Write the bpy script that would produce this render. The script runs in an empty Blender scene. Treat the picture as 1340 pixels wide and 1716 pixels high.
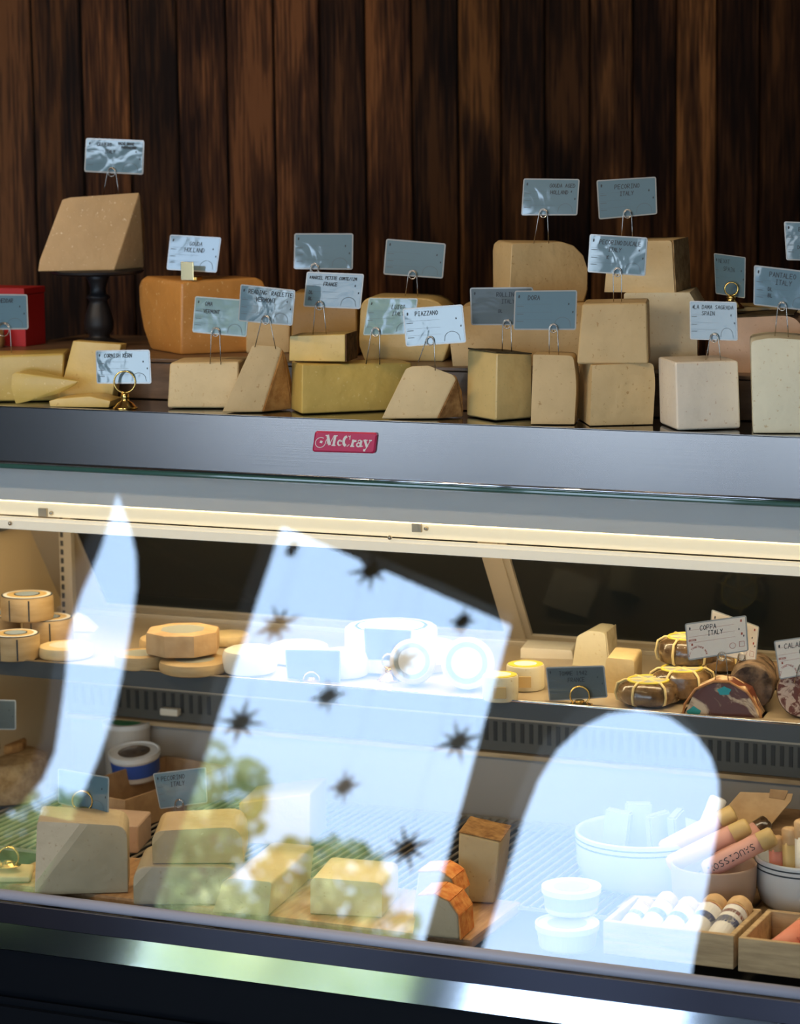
import bpy, bmesh, math, random
from mathutils import Vector, Matrix
random.seed(7)
S = bpy.context.scene
COL = S.collection

# ------------------------------------------------------------------ camera
FPX, CX, CY = 4500.0, 670.0, 858.0
yaw, pitch, roll = math.radians(24), math.radians(8.5), math.radians(-0.7)
DV = Vector((-math.sin(yaw)*math.cos(pitch), math.cos(yaw)*math.cos(pitch), -math.sin(pitch)))
R0 = Vector((math.cos(yaw), math.sin(yaw), 0)); U0 = R0.cross(DV)
RV = R0*math.cos(roll)+U0*math.sin(roll); UV = -R0*math.sin(roll)+U0*math.cos(roll)
CAM = Vector((1.7358, -3.9031, 1.6926))
cd = bpy.data.cameras.new('camera'); cam = bpy.data.objects.new('camera', cd); COL.objects.link(cam)
cd.sensor_fit = 'VERTICAL'; cd.sensor_height = 36; cd.lens = 36*FPX/1716
cd.clip_start = 0.05; cd.clip_end = 200
cam.matrix_world = Matrix(((RV.x, UV.x, -DV.x, CAM.x), (RV.y, UV.y, -DV.y, CAM.y), (RV.z, UV.z, -DV.z, CAM.z), (0, 0, 0, 1)))
cd.dof.use_dof = True; cd.dof.focus_distance = 4.3; cd.dof.aperture_fstop = 4.5
S.camera = cam

# ------------------------------------------------------------------ world, sun, exposure
W = bpy.data.worlds.new('world'); S.world = W; W.use_nodes = True
nt = W.node_tree; nt.nodes.clear()
wo = nt.nodes.new('ShaderNodeOutputWorld'); bg = nt.nodes.new('ShaderNodeBackground')
tc = nt.nodes.new('ShaderNodeTexCoord'); sx = nt.nodes.new('ShaderNodeSeparateXYZ'); cr = nt.nodes.new('ShaderNodeValToRGB')
nt.links.new(tc.outputs['Generated'], sx.inputs[0]); nt.links.new(sx.outputs['Z'], cr.inputs[0])
cr.color_ramp.elements[0].position = 0.0; cr.color_ramp.elements[0].color = (.66, .83, 1, 1)
cr.color_ramp.elements[1].position = 0.6; cr.color_ramp.elements[1].color = (.40, .62, .98, 1)
nt.links.new(cr.outputs[0], bg.inputs[0]); bg.inputs[1].default_value = 5.4
nt.links.new(bg.outputs[0], wo.inputs[0])
sl = bpy.data.lights.new('sun', 'SUN'); sun = bpy.data.objects.new('sun', sl); COL.objects.link(sun)
sl.energy = 18; sl.angle = math.radians(.6); sl.color = (1, .95, .84)
sun.rotation_euler = Vector((-.35, -.62, -.70)).to_track_quat('-Z', 'Y').to_euler()
S.view_settings.view_transform = 'Standard'; S.view_settings.look = 'None'
S.view_settings.gamma = 1; S.view_settings.use_curve_mapping = False
S.view_settings.exposure = 0.0
# area light for the added fill lamps, the case lamps and the window portals
def lamp_light(name, loc, size, energy, color, rot=(0, 0, 0), sy=None):
    l = bpy.data.lights.new(name, 'AREA'); l.energy = energy; l.color = color
    l.shape = 'RECTANGLE'; l.size = size; l.size_y = sy or size
    o = bpy.data.objects.new(name, l); o.location = loc; o.rotation_euler = rot; COL.objects.link(o); return o

# ------------------------------------------------------------------ pixel helpers (photograph frame 1340x1716)
def ray(x, y): return (DV+RV*((x-CX)/FPX)-UV*((y-CY)/FPX)).normalized()
def hit(x, y, n, p):
    r = ray(x, y); n = Vector(n); return CAM+r*((Vector(p)-CAM).dot(n)/r.dot(n))
def atY(x, y, Y): return hit(x, y, (0, 1, 0), (0, Y, 0))
def atZ(x, y, Z): return hit(x, y, (0, 0, 1), (0, 0, Z))
def proj(P):
    v = Vector(P)-CAM; z = v.dot(DV); return CX+FPX*v.dot(RV)/z, CY-FPX*v.dot(UV)/z
def atYZ(x, Y, Z):
    X = 0.0
    for _ in range(6):
        a = proj((X, Y, Z))[0]; b = proj((X+.01, Y, Z))[0]; X += (x-a)/((b-a)/.01)
    return Vector((X, Y, Z))
def ppm(P): return FPX/(Vector(P)-CAM).dot(DV)          # pixels per metre there
def vang(P): d = Vector(P)-CAM; return math.atan2(-d.x, d.y)

# ------------------------------------------------------------------ object helpers
def tag(o, label, cat, group=None):
    o['label'] = label; o['category'] = cat
    if group: o['group'] = group
    return o
def thing(name, label, cat, loc, group=None):
    o = bpy.data.objects.new(name, None); COL.objects.link(o); o.location = loc; o.empty_display_size = .02
    return tag(o, label, cat, group)
def mesh_obj(name, bm, mats, parent=None, world=True, smooth=False, origin=None):
    """bm in world coordinates; stored relative to parent (or origin)"""
    off = Vector((0, 0, 0))
    if parent is not None and world:
        off = parent_origin(parent)
    elif origin is not None:
        off = Vector(origin)
    if off.length: bmesh.ops.translate(bm, verts=bm.verts, vec=-off)
    me = bpy.data.meshes.new(name); bm.to_mesh(me); bm.free()
    if not isinstance(mats, (list, tuple)): mats = [mats]
    for m in mats: me.materials.append(m)
    if smooth:
        for p in me.polygons: p.use_smooth = True
    o = bpy.data.objects.new(name, me); COL.objects.link(o)
    if parent is not None: o.parent = parent
    elif origin is not None: o.location = off
    return o
def parent_origin(p):
    v = Vector(p.location)
    while p.parent is not None:
        p = p.parent; v = v+p.location
    return v
def struct(name, bm, mats, parent=None):
    o = mesh_obj(name, bm, mats, parent)
    if parent is None: o['kind'] = 'structure'
    return o
def autosmooth(o, ang=40):
    me = o.data
    for p in me.polygons: p.use_smooth = True
    me.set_sharp_from_angle(angle=math.radians(ang))
    return o
def box(bm, x0, x1, y0, y1, z0, z1, M=None, mi=0):
    vs = [bm.verts.new((x, y, z)) for z in (z0, z1) for y in (y0, y1) for x in (x0, x1)]
    fs = [(0, 2, 3, 1), (4, 5, 7, 6), (0, 1, 5, 4), (2, 6, 7, 3), (0, 4, 6, 2), (1, 3, 7, 5)]
    for f in fs:
        q = bm.faces.new([vs[i] for i in f]); q.material_index = mi
    if M is not None: bmesh.ops.transform(bm, matrix=M, verts=vs)
    return vs
def boxbm(*a, bev=0, **k):
    bm = bmesh.new(); box(bm, *a, **k)
    if bev: bmesh.ops.bevel(bm, geom=bm.edges[:], offset=bev, segments=2, affect='EDGES', profile=.6)
    return bm
def tube(bm, pts, r, seg=8, closed=False, caps=True):
    pts = [Vector(p) for p in pts]; n = len(pts); rings = []
    prev = None
    for i, p in enumerate(pts):
        a = pts[i-1] if (i > 0 or closed) else p; b = pts[(i+1) % n] if (i < n-1 or closed) else p
        t = (b-a).normalized()
        if prev is None:
            u = t.orthogonal().normalized()
        else:
            u = (prev-t*prev.dot(t)).normalized()
        prev = u; w = t.cross(u)
        rr = r[i] if isinstance(r, (list, tuple)) else r
        rings.append([bm.verts.new(p+(u*math.cos(2*math.pi*k/seg)+w*math.sin(2*math.pi*k/seg))*rr) for k in range(seg)])
    m = n if closed else n-1
    for i in range(m):
        A, B = rings[i], rings[(i+1) % n]
        for k in range(seg): bm.faces.new((A[k], A[(k+1) % seg], B[(k+1) % seg], B[k]))
    if caps and not closed:
        bm.faces.new(rings[0][::-1]); bm.faces.new(rings[-1])
def lathe(bm, prof, c=(0, 0, 0), seg=40, M=None, sq=1.0, mat_of=None):
    c = Vector(c); rings = []; nv = []
    for r, z in prof:
        if r < 1e-6: ring = [bm.verts.new((c.x, c.y, c.z+z))]
        else: ring = [bm.verts.new((c.x+r*math.cos(2*math.pi*k/seg), c.y+sq*r*math.sin(2*math.pi*k/seg), c.z+z)) for k in range(seg)]
        rings.append(ring); nv += ring
    for i in range(len(rings)-1):
        A, B = rings[i], rings[i+1]; mi = mat_of(i) if mat_of else 0
        for k in range(seg):
            k2 = (k+1) % seg
            if len(A) == 1 and len(B) == 1: continue
            if len(A) == 1: f = bm.faces.new((A[0], B[k2], B[k]))
            elif len(B) == 1: f = bm.faces.new((A[k], A[k2], B[0]))
            else: f = bm.faces.new((A[k], A[k2], B[k2], B[k]))
            f.material_index = mi
    if M is not None: bmesh.ops.transform(bm, matrix=M, verts=nv)
    return nv

# ------------------------------------------------------------------ materials
MATS = {}
def pm(name, color, rough=.5, metal=0, spec=.5, coat=0, trans=0, emis=None, estr=0, sss=0, coat_rough=.03):
    m = bpy.data.materials.new(name); m.use_nodes = True; b = m.node_tree.nodes['Principled BSDF']
    b.inputs['Base Color'].default_value = (*color, 1); b.inputs['Roughness'].default_value = rough
    b.inputs['Metallic'].default_value = metal; b.inputs['Specular IOR Level'].default_value = spec
    b.inputs['Coat Weight'].default_value = coat; b.inputs['Coat Roughness'].default_value = coat_rough
    b.inputs['Transmission Weight'].default_value = trans
    if sss: b.inputs['Subsurface Weight'].default_value = sss; b.inputs['Subsurface Radius'].default_value = (.02, .01, .005); b.inputs['Subsurface Scale'].default_value = .5
    if emis: b.inputs['Emission Color'].default_value = (*emis, 1); b.inputs['Emission Strength'].default_value = estr
    return m
def nodes_of(m): return m.node_tree.nodes, m.node_tree.links, m.node_tree.nodes['Principled BSDF']
def noise_color(m, c1, c2, scale=20, detail=6, vec=None, lo=.35, hi=.65, stretch=None, rough=.6):
    N, L, b = nodes_of(m)
    t = N.new('ShaderNodeTexCoord'); mp = N.new('ShaderNodeMapping'); n = N.new('ShaderNodeTexNoise'); r = N.new('ShaderNodeValToRGB')
    oi = N.new('ShaderNodeObjectInfo'); ad = N.new('ShaderNodeVectorMath'); ad.operation = 'ADD'
    sc = N.new('ShaderNodeVectorMath'); sc.operation = 'SCALE'; sc.inputs['Scale'].default_value = 37.0
    cb = N.new('ShaderNodeCombineXYZ')
    for i in range(3): L.new(oi.outputs['Random'], cb.inputs[i])
    L.new(cb.outputs[0], sc.inputs[0]); L.new(t.outputs['Object'], ad.inputs[0]); L.new(sc.outputs[0], ad.inputs[1])
    L.new(ad.outputs[0], mp.inputs[0]); mp.inputs['Scale'].default_value = stretch or (1, 1, 1)
    L.new(mp.outputs[0], n.inputs['Vector']); n.inputs['Scale'].default_value = scale; n.inputs['Detail'].default_value = detail
    n.inputs['Roughness'].default_value = rough
    L.new(n.outputs['Fac'], r.inputs[0])
    r.color_ramp.elements[0].position = lo; r.color_ramp.elements[0].color = (*c1, 1)
    r.color_ramp.elements[1].position = hi; r.color_ramp.elements[1].color = (*c2, 1)
    L.new(r.outputs[0], b.inputs['Base Color'])
    return r, n, mp
def bump(m, scale=200, strength=.2, dist=.001, detail=3, stretch=None):
    N, L, b = nodes_of(m)
    t = N.new('ShaderNodeTexCoord'); mp = N.new('ShaderNodeMapping'); mp.inputs['Scale'].default_value = stretch or (1, 1, 1)
    n = N.new('ShaderNodeTexNoise'); n.inputs['Scale'].default_value = scale; n.inputs['Detail'].default_value = detail
    bp = N.new('ShaderNodeBump'); bp.inputs['Strength'].default_value = strength; bp.inputs['Distance'].default_value = dist
    L.new(t.outputs['Object'], mp.inputs[0]); L.new(mp.outputs[0], n.inputs['Vector']); L.new(n.outputs['Fac'], bp.inputs['Height'])
    L.new(bp.outputs[0], b.inputs['Normal'])
    return bp
def mul(c, k): return tuple(min(1, x*k) for x in c)
def cheese_mat(name, c, speck=None, film=0.0, rough=.5, var=.12):
    """cut cheese paste: soft tonal clouding, pale or dark specks, slight sheen"""
    m = pm(name, c, rough=rough, spec=.35, coat=film, coat_rough=.12)
    r, n, mp = noise_color(m, mul(c, 1-var), mul(c, 1+var*.6), scale=9, detail=8, lo=.3, hi=.7, rough=.62)
    N, L, b = nodes_of(m)
    v = N.new('ShaderNodeTexNoise'); v.inputs['Scale'].default_value = 170; v.inputs['Detail'].default_value = 2
    L.new(mp.outputs[0], v.inputs['Vector'])
    cr2 = N.new('ShaderNodeValToRGB'); cr2.color_ramp.elements[0].position = .66; cr2.color_ramp.elements[0].color = (0, 0, 0, 1)
    cr2.color_ramp.elements[1].position = .74; cr2.color_ramp.elements[1].color = (1, 1, 1, 1)
    L.new(v.outputs['Fac'], cr2.inputs[0])
    mx = N.new('ShaderNodeMix'); mx.data_type = 'RGBA'
    L.new(cr2.outputs[0], mx.inputs['Factor']); L.new(r.outputs[0], mx.inputs['A'])
    mx.inputs['B'].default_value = (*(speck or mul(c, 1.25)), 1)
    L.new(mx.outputs['Result'], b.inputs['Base Color'])
    bp = bump(m, scale=120 if not film else 35, strength=.25 if not film else .4, dist=.0012)
    n2 = N.new('ShaderNodeTexNoise'); n2.inputs['Scale'].default_value = 26; n2.inputs['Detail'].default_value = 3; L.new(mp.outputs[0], n2.inputs['Vector'])
    b2 = N.new('ShaderNodeBump'); b2.inputs['Strength'].default_value = .55; b2.inputs['Distance'].default_value = .006
    L.new(n2.outputs['Fac'], b2.inputs['Height']); L.new(bp.outputs[0], b2.inputs['Normal']); L.new(b2.outputs[0], b.inputs['Normal'])
    return m
def rind_mat(name, c, c2, rough=.8, scale=60):
    m = pm(name, c, rough=rough, spec=.25); noise_color(m, c, c2, scale=scale, detail=8, lo=.35, hi=.62); bump(m, 90, .6, .003, 6); return m

M_paste = {
 'parm': cheese_mat('cheese_straw', (.62, .40, .185), speck=(.85, .68, .42)),
 'orange': cheese_mat('cheese_amber', (.60, .27, .062), speck=(.75, .48, .2), film=.35),
 'cream': cheese_mat('cheese_cream', (.72, .55, .29), speck=(.60, .40, .18)),
 'butter': cheese_mat('cheese_butter', (.70, .49, .15), speck=(.6, .38, .1), film=.25),
 'gold': cheese_mat('cheese_gold', (.63, .44, .11), speck=(.72, .55, .2), film=.3),
 'tan': cheese_mat('cheese_tan', (.62, .45, .22), speck=(.45, .28, .11)),
 'brown': cheese_mat('cheese_brown', (.40, .24, .075), speck=(.3, .17, .05), film=.1),
 'pale': cheese_mat('cheese_pale', (.74, .66, .45), speck=(.58, .45, .25)),
 'white': cheese_mat('cheese_white', (.84, .75, .60), speck=(.62, .45, .30), film=.25, var=.08),
 'pink': cheese_mat('cheese_rose', (.68, .47, .32), speck=(.55, .35, .22)),
 'ivory': cheese_mat('cheese_ivory', (.80, .76, .56), speck=(.62, .50, .28), var=.06),
 'green': cheese_mat('cheese_olive', (.64, .48, .20), speck=(.5, .4, .16), film=.2),
 'grey': cheese_mat('cheese_greige', (.47, .375, .235), speck=(.38, .28, .16)),
 'wax': cheese_mat('cheese_waxed', (.52, .36, .16), speck=(.6, .45, .25), film=.25),
}
M_rind = {
 'brown': rind_mat('rind_brown', (.22, .10, .03), (.46, .25, .09)),
 'dark': rind_mat('rind_dark', (.045, .022, .010), (.16, .075, .03)),
 'black': rind_mat('rind_black', (.035, .028, .014), (.10, .075, .035)),
 'amber': rind_mat('rind_amber', (.38, .17, .045), (.55, .29, .09)),
 'tan': rind_mat('rind_tan', (.34, .21, .09), (.55, .38, .19)),
 'orange': rind_mat('rind_orange', (.62, .16, .03), (.82, .36, .10)),
 'pale': rind_mat('rind_pale', (.55, .45, .28), (.74, .64, .44)),
}
def dark_wood():
    m = pm('stained_wood', (.06, .025, .01), rough=.55, spec=.12)
    N, L, b = nodes_of(m)
    t = N.new('ShaderNodeTexCoord'); oi = N.new('ShaderNodeObjectInfo')
    sc = N.new('ShaderNodeVectorMath'); sc.operation = 'SCALE'; sc.inputs['Scale'].default_value = 53
    cb = N.new('ShaderNodeCombineXYZ'); [L.new(oi.outputs['Random'], cb.inputs[i]) for i in range(3)]
    ad = N.new('ShaderNodeVectorMath'); ad.operation = 'ADD'
    L.new(cb.outputs[0], sc.inputs[0]); L.new(t.outputs['Object'], ad.inputs[0]); L.new(sc.outputs[0], ad.inputs[1])
    mp = N.new('ShaderNodeMapping'); mp.inputs['Scale'].default_value = (1, 1, .12); L.new(ad.outputs[0], mp.inputs[0])
    # cathedral figure: contour bands of a stretched noise
    n1 = N.new('ShaderNodeTexNoise'); n1.inputs['Scale'].default_value = 14; n1.inputs['Detail'].default_value = 3; n1.inputs['Distortion'].default_value = .6
    L.new(mp.outputs[0], n1.inputs['Vector'])
    ml = N.new('ShaderNodeMath'); ml.operation = 'MULTIPLY'; ml.inputs[1].default_value = 11; L.new(n1.outputs['Fac'], ml.inputs[0])
    fr = N.new('ShaderNodeMath'); fr.operation = 'SINE'; L.new(ml.outputs[0], fr.inputs[0])
    mp2 = N.new('ShaderNodeMapping'); mp2.inputs['Scale'].default_value = (1, 1, .035); L.new(ad.outputs[0], mp2.inputs[0])
    n2 = N.new('ShaderNodeTexNoise'); n2.inputs['Scale'].default_value = 230; n2.inputs['Detail'].default_value = 4; L.new(mp2.outputs[0], n2.inputs['Vector'])
    n3 = N.new('ShaderNodeTexNoise'); n3.inputs['Scale'].default_value = 5; n3.inputs['Detail'].default_value = 5
    mp3 = N.new('ShaderNodeMapping'); mp3.inputs['Scale'].default_value = (1.4, 1.4, .5); L.new(ad.outputs[0], mp3.inputs[0]); L.new(mp3.outputs[0], n3.inputs['Vector'])
    a1 = N.new('ShaderNodeMath'); a1.operation = 'MULTIPLY_ADD'; a1.inputs[1].default_value = .16; L.new(fr.outputs[0], a1.inputs[0]); L.new(n2.outputs['Fac'], a1.inputs[2])
    a2 = N.new('ShaderNodeMath'); a2.operation = 'MULTIPLY_ADD'; a2.inputs[1].default_value = .75; L.new(n3.outputs['Fac'], a2.inputs[0]); L.new(a1.outputs[0], a2.inputs[2])
    r = N.new('ShaderNodeValToRGB'); L.new(a2.outputs[0], r.inputs[0])
    e = r.color_ramp.elements; e[0].position = .62; e[0].color = (.016, .006, .003, 1); e[1].position = 1.18 if False else 1.0; e[1].color = (.19, .078, .026, 1)
    k = e.new(.84); k.color = (.075, .030, .011, 1); k = e.new(.93); k.color = (.12, .049, .017, 1)
    mx = N.new('ShaderNodeMix'); mx.data_type = 'RGBA'; mx.blend_type = 'MULTIPLY'; mx.inputs['Factor'].default_value = 1
    L.new(r.outputs[0], mx.inputs['A']); L.new(oi.outputs['Color'], mx.inputs['B']); L.new(mx.outputs['Result'], b.inputs['Base Color'])
    bp = N.new('ShaderNodeBump'); bp.inputs['Strength'].default_value = .3; bp.inputs['Distance'].default_value = .002
    L.new(n2.outputs['Fac'], bp.inputs['Height']); L.new(bp.outputs[0], b.inputs['Normal'])
    return m
M_wood = dark_wood()
M_gap = pm('joint_shadow_board', (.010, .006, .004), .9)
def metal(name, c=(.62, .63, .65), rough=.28, an=(1, 1, 400), st=.06):
    m = pm(name, c, rough=rough, metal=1); 
    if st: bump(m, 3, st, .0005, 2, an)
    return m
M_steel = metal('brushed_steel', (.34, .335, .34), .20, (1, 1, 260), .05)
M_mirror = metal('polished_steel', (.75, .76, .80), .07, (6, 1, 30), .05)
M_darkmirror = metal('dark_polished_trim', (.10, .10, .13), .06, (5, 5, 5), .04)
M_lip = pm('shelf_lip_steel', (.085, .088, .085), .35, metal=.3)
M_wire = metal('wire_steel', (.50, .47, .42), .25, st=0)
M_brass = metal('brass', (.85, .56, .17), .18, st=0)
M_counter = pm('black_glass_counter', (.012, .010, .008), rough=.10, spec=.6, coat=.6)
M_white = pm('white_enamel', (.80, .78, .74), .35); M_cream = pm('cream_enamel', (.86, .78, .62), .4)
M_greyw = pm('grey_header_enamel', (.66, .68, .70), .32, coat=.3)
M_railgrey = pm('grey_plastic_rail', (.36, .36, .42), .4)
M_black = pm('black_gloss_base', (.003, .004, .006), .28, spec=.12)
M_blackm = pm('black_painted_wood', (.012, .012, .014), .45)
M_gasket = pm('green_glass_edge', (.03, .09, .075), .1, coat=1)
M_doorglass = pm('dark_sliding_glass', (.010, .013, .014), .08, spec=.25)
M_tanframe = pm('anodised_tan_frame', (.44, .38, .29), .4, metal=.3)
M_greyp = pm('interior_grey_panel', (.42, .37, .32), .5)
M_tanwall = pm('interior_cream_wall', (.50, .38, .22), .5)
M_dark = pm('dark_recess', (.03, .03, .028), .6)
M_kraft = pm('kraft_card', (.42, .25, .12), .8); noise_color(M_kraft, (.36, .21, .10), (.48, .30, .15), 40)
M_kraftl = pm('kraft_paper', (.60, .38, .19), .7, coat=.0); noise_color(M_kraftl, (.52, .32, .15), (.66, .44, .23), 30); bump(M_kraftl, 40, .6, .003)
M_pinewood = pm('pine_crate', (.55, .38, .20), .6); noise_color(M_pinewood, (.40, .27, .14), (.64, .45, .24), 12, stretch=(1, 8, 8)); bump(M_pinewood, 120, .3, .001, stretch=(1, 8, 8))
M_board = pm('cutting_board', (.55, .30, .12), .5); noise_color(M_board, (.42, .21, .08), (.66, .38, .17), 10, stretch=(8, 1, 8))
M_riser = pm('riser_wood', (.16, .095, .05), .5, coat=.2); noise_color(M_riser, (.12, .07, .035), (.22, .13, .07), 10, stretch=(1, 6, 6))
M_ink = pm('ink', (.025, .035, .045), .6); M_rust = pm('rust_ink', (.38, .06, .03), .6); M_faint = pm('faint_print', (.09, .13, .16), .6)
def paper_mat(name, c, coat=1.0, br=.35):
    m = pm(name, c, rough=.45, spec=.5, coat=coat, coat_rough=.05); 
    N, L, b = nodes_of(m); b.inputs['Coat IOR'].default_value = 1.9
    t = N.new('ShaderNodeTexCoord'); n = N.new('ShaderNodeTexNoise'); n.inputs['Scale'].default_value = 24; n.inputs['Detail'].default_value = 2; n.inputs['Distortion'].default_value = .5
    bp = N.new('ShaderNodeBump'); bp.inputs['Strength'].default_value = br; bp.inputs['Distance'].default_value = .0013
    L.new(t.outputs['Object'], n.inputs['Vector']); L.new(n.outputs['Fac'], bp.inputs['Height']); L.new(bp.outputs[0], b.inputs['Coat Normal'])
    return m
M_card = paper_mat('laminated_blue_grey_card', (.105, .20, .26)); M_cardw = paper_mat('laminated_white_card', (.82, .74, .64), coat=.3)
M_carddk = paper_mat('laminated_slate_card', (.08, .11, .12), coat=.3)
M_sleeve = pm('laminate_edge', (.36, .38, .38), .15, coat=1); M_sleeve.use_nodes = True
M_film = pm('label_film', (.80, .80, .76), .3)
M_whitep = pm('white_wrapping_paper', (.82, .76, .64), .55, coat=.3); bump(M_whitep, 25, .8, .004, 4)
M_darkwrap = pm('dark_leaf_wrap', (.10, .055, .025), .25, coat=.8); noise_color(M_darkwrap, (.045, .024, .012), (.24, .14, .06), 25); bump(M_darkwrap, 40, .8, .004, 4)
M_raffia = pm('raffia', (.74, .56, .24), .6); M_yellow = pm('yellow_label', (.78, .62, .08), .4); M_greenl = pm('green_label', (.05, .30, .12), .5)
M_red = pm('red_card_box', (.42, .012, .012), .55); M_redp = pm('crimson_enamel', (.44, .006, .060), .3, metal=.2, coat=.25)
M_silver = pm('silver_print', (.66, .64, .62), .5)
M_pinkp = pm('pink_paper', (.80, .42, .34), .6); M_salmon = pm('salmon_paper', (.78, .27, .18), .6)
M_bluel = pm('blue_label', (.035, .09, .36), .5); M_whitel = pm('white_label', (.80, .78, .74), .5)
M_gold = pm('gold_fabric', (.62, .42, .16), .5); M_bowl = pm('stoneware_white', (.60, .62, .62), .25, coat=.4); M_bowlt = pm('stoneware_tan', (.46, .32, .23), .5)
M_tub = pm('plastic_tub', (.66, .60, .52), .35); M_greyl = pm('grey_label', (.36, .37, .32), .5)
def salami_mat(name, base, fat, scale, thr=.5):
    m = pm(name, base, .5, coat=.1, spec=.3); N, L, b = nodes_of(m)
    r, n, mp = noise_color(m, base, fat, scale, 4, lo=thr-.03, hi=thr+.05); n.inputs['Distortion'].default_value = 1.2; return m
M_salami = salami_mat('salami_face', (.15, .045, .03), (.58, .42, .32), 60, .50)
M_coppa = salami_mat('coppa_face', (.12, .032, .016), (.66, .47, .29), 20, .50)
M_casing = rind_mat('salami_casing', (.03, .018, .012), (.20, .13, .08), .5, 40)
M_coppar = rind_mat('coppa_edge', (.36, .12, .03), (.60, .30, .12), .4, 30)
def glass_mat():
    m = bpy.data.materials.new('clear_glass'); m.use_nodes = True; N = m.node_tree.nodes; L = m.node_tree.links; N.clear()
    o = N.new('ShaderNodeOutputMaterial'); mx = N.new('ShaderNodeMixShader'); t = N.new('ShaderNodeBsdfTransparent'); g = N.new('ShaderNodeBsdfGlossy')
    lw = N.new('ShaderNodeLayerWeight'); lw.inputs['Blend'].default_value = .5
    p = N.new('ShaderNodeMath'); p.operation = 'POWER'; p.inputs[1].default_value = 5; L.new(lw.outputs['Facing'], p.inputs[0])
    a = N.new('ShaderNodeMath'); a.operation = 'MULTIPLY_ADD'; a.inputs[1].default_value = .9; a.inputs[2].default_value = .115; L.new(p.outputs[0], a.inputs[0])
    t.inputs[0].default_value = (.965, .98, .975, 1); g.inputs['Roughness'].default_value = 0; g.inputs[0].default_value = (1, 1, 1, 1)
    L.new(a.outputs[0], mx.inputs[0]); L.new(t.outputs[0], mx.inputs[1]); L.new(g.outputs[0], mx.inputs[2]); L.new(mx.outputs[0], o.inputs[0])
    return m
M_glass = glass_mat()
M_leaf = pm('tree_leaf', (.45, .50, .2), .5); noise_color(M_leaf, (.22, .34, .12), (.68, .70, .36), 1.2)
M_bark = rind_mat('tree_bark', (.06, .04, .025), (.14, .1, .06), .9, 12)
M_conc = pm('polished_concrete', (.16, .15, .14), .35); noise_color(M_conc, (.12, .115, .11), (.20, .19, .18), 3)
M_plaster = pm('dark_plaster', (.035, .032, .030), .8); M_ceil = pm('ceiling_paint', (.30, .28, .25), .9); M_pave = pm('pavement', (.30, .29, .27), .9); noise_color(M_pave, (.26, .25, .23), (.36, .35, .33), 2)

# ------------------------------------------------------------------ the room
WA = math.radians(32); WD = Vector((math.cos(WA), math.sin(WA), 0)); WN = Vector((math.sin(WA), -math.cos(WA), 0)); WP = Vector((0, 1.5, 0))
FY = -4.8; CH = 4.6; XL, XR = -4.6, 4.2
def wall_pt(s, z, off=0): return WP+WD*s+WN*off+Vector((0, 0, z))
sL = (XL-0)/WD.x; sR = (XR-0)/WD.x
bm = bmesh.new(); box(bm, XL-.1, XR+.1, FY-.15, WP.y+WD.y*sR+.3, -.1, 0); struct('floor', bm, M_conc)
bm = bmesh.new(); box(bm, XL-.1, XR+.1, FY-.15, WP.y+WD.y*sR+.3, CH, CH+.1); struct('ceiling', bm, M_ceil)
bm = bmesh.new(); box(bm, XL-.15, XL, FY, WP.y+WD.y*sL+.2, 0, CH); struct('wall_left', bm, M_plaster)
bm = bmesh.new(); box(bm, XR, XR+.15, FY, WP.y+WD.y*sR+.2, 0, CH); struct('wall_right', bm, M_plaster)
# back wall: dark backing with individual stained boards
MW = Matrix.Translation(WP) @ Matrix.Rotation(WA, 4, 'Z')
bm = bmesh.new(); box(bm, sL-.1, sR+.1, 0.0, .12, 0, CH, M=MW); wall = struct('wall_back', bm, M_gap)
edges_px = [-22, 61, 143, 222, 302, 383, 462, 538, 613, 690, 767, 838, 911, 986, 1057, 1129, 1197, 1268, 1338, 1410]
tones = [.62, .42, 1.0, .55, .95, .85, .90, .50, 1.0, .30, .75, .48, .30, .70, .45, 1.15, .30, .42, .38]
def wall_s(px): 
    p = hit(px, 330, WN, WP); return (p-WP).dot(WD)
es = [wall_s(p) for p in edges_px]; tn = list(tones)
while es[0] > sL+.1: es.insert(0, es[0]-random.uniform(.095, .105)); tn.insert(0, random.uniform(.35, 1))
while es[-1] < sR-.1: es.append(es[-1]+random.uniform(.095, .105)); tn.append(random.uniform(.35, 1))
for i in range(len(es)-1):
    a, b = es[i]+.0022, es[i+1]-.0022; cx = (a+b)/2; pr = .018+random.uniform(0, .003)
    bm = bmesh.new(); box(bm, a-cx, b-cx, -pr, 0.0, 0, CH)
    ed = [e for e in bm.edges if abs(e.verts[0].co.z-e.verts[1].co.z) > 1 and e.verts[0].co.y < -.01]
    bmesh.ops.bevel(bm, geom=ed, offset=.003, segments=2, affect='EDGES')
    me = bpy.data.meshes.new('wall_board'); bm.to_mesh(me); bm.free(); me.materials.append(M_wood)
    o = bpy.data.objects.new('wall_board', me); COL.objects.link(o); o.parent = wall
    o.location = WP+WD*cx; o.rotation_euler = (0, 0, WA); t = tn[i]; o.color = (t, t*random.uniform(.94, 1.03), t*random.uniform(.85, 1.05), 1)

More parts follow.
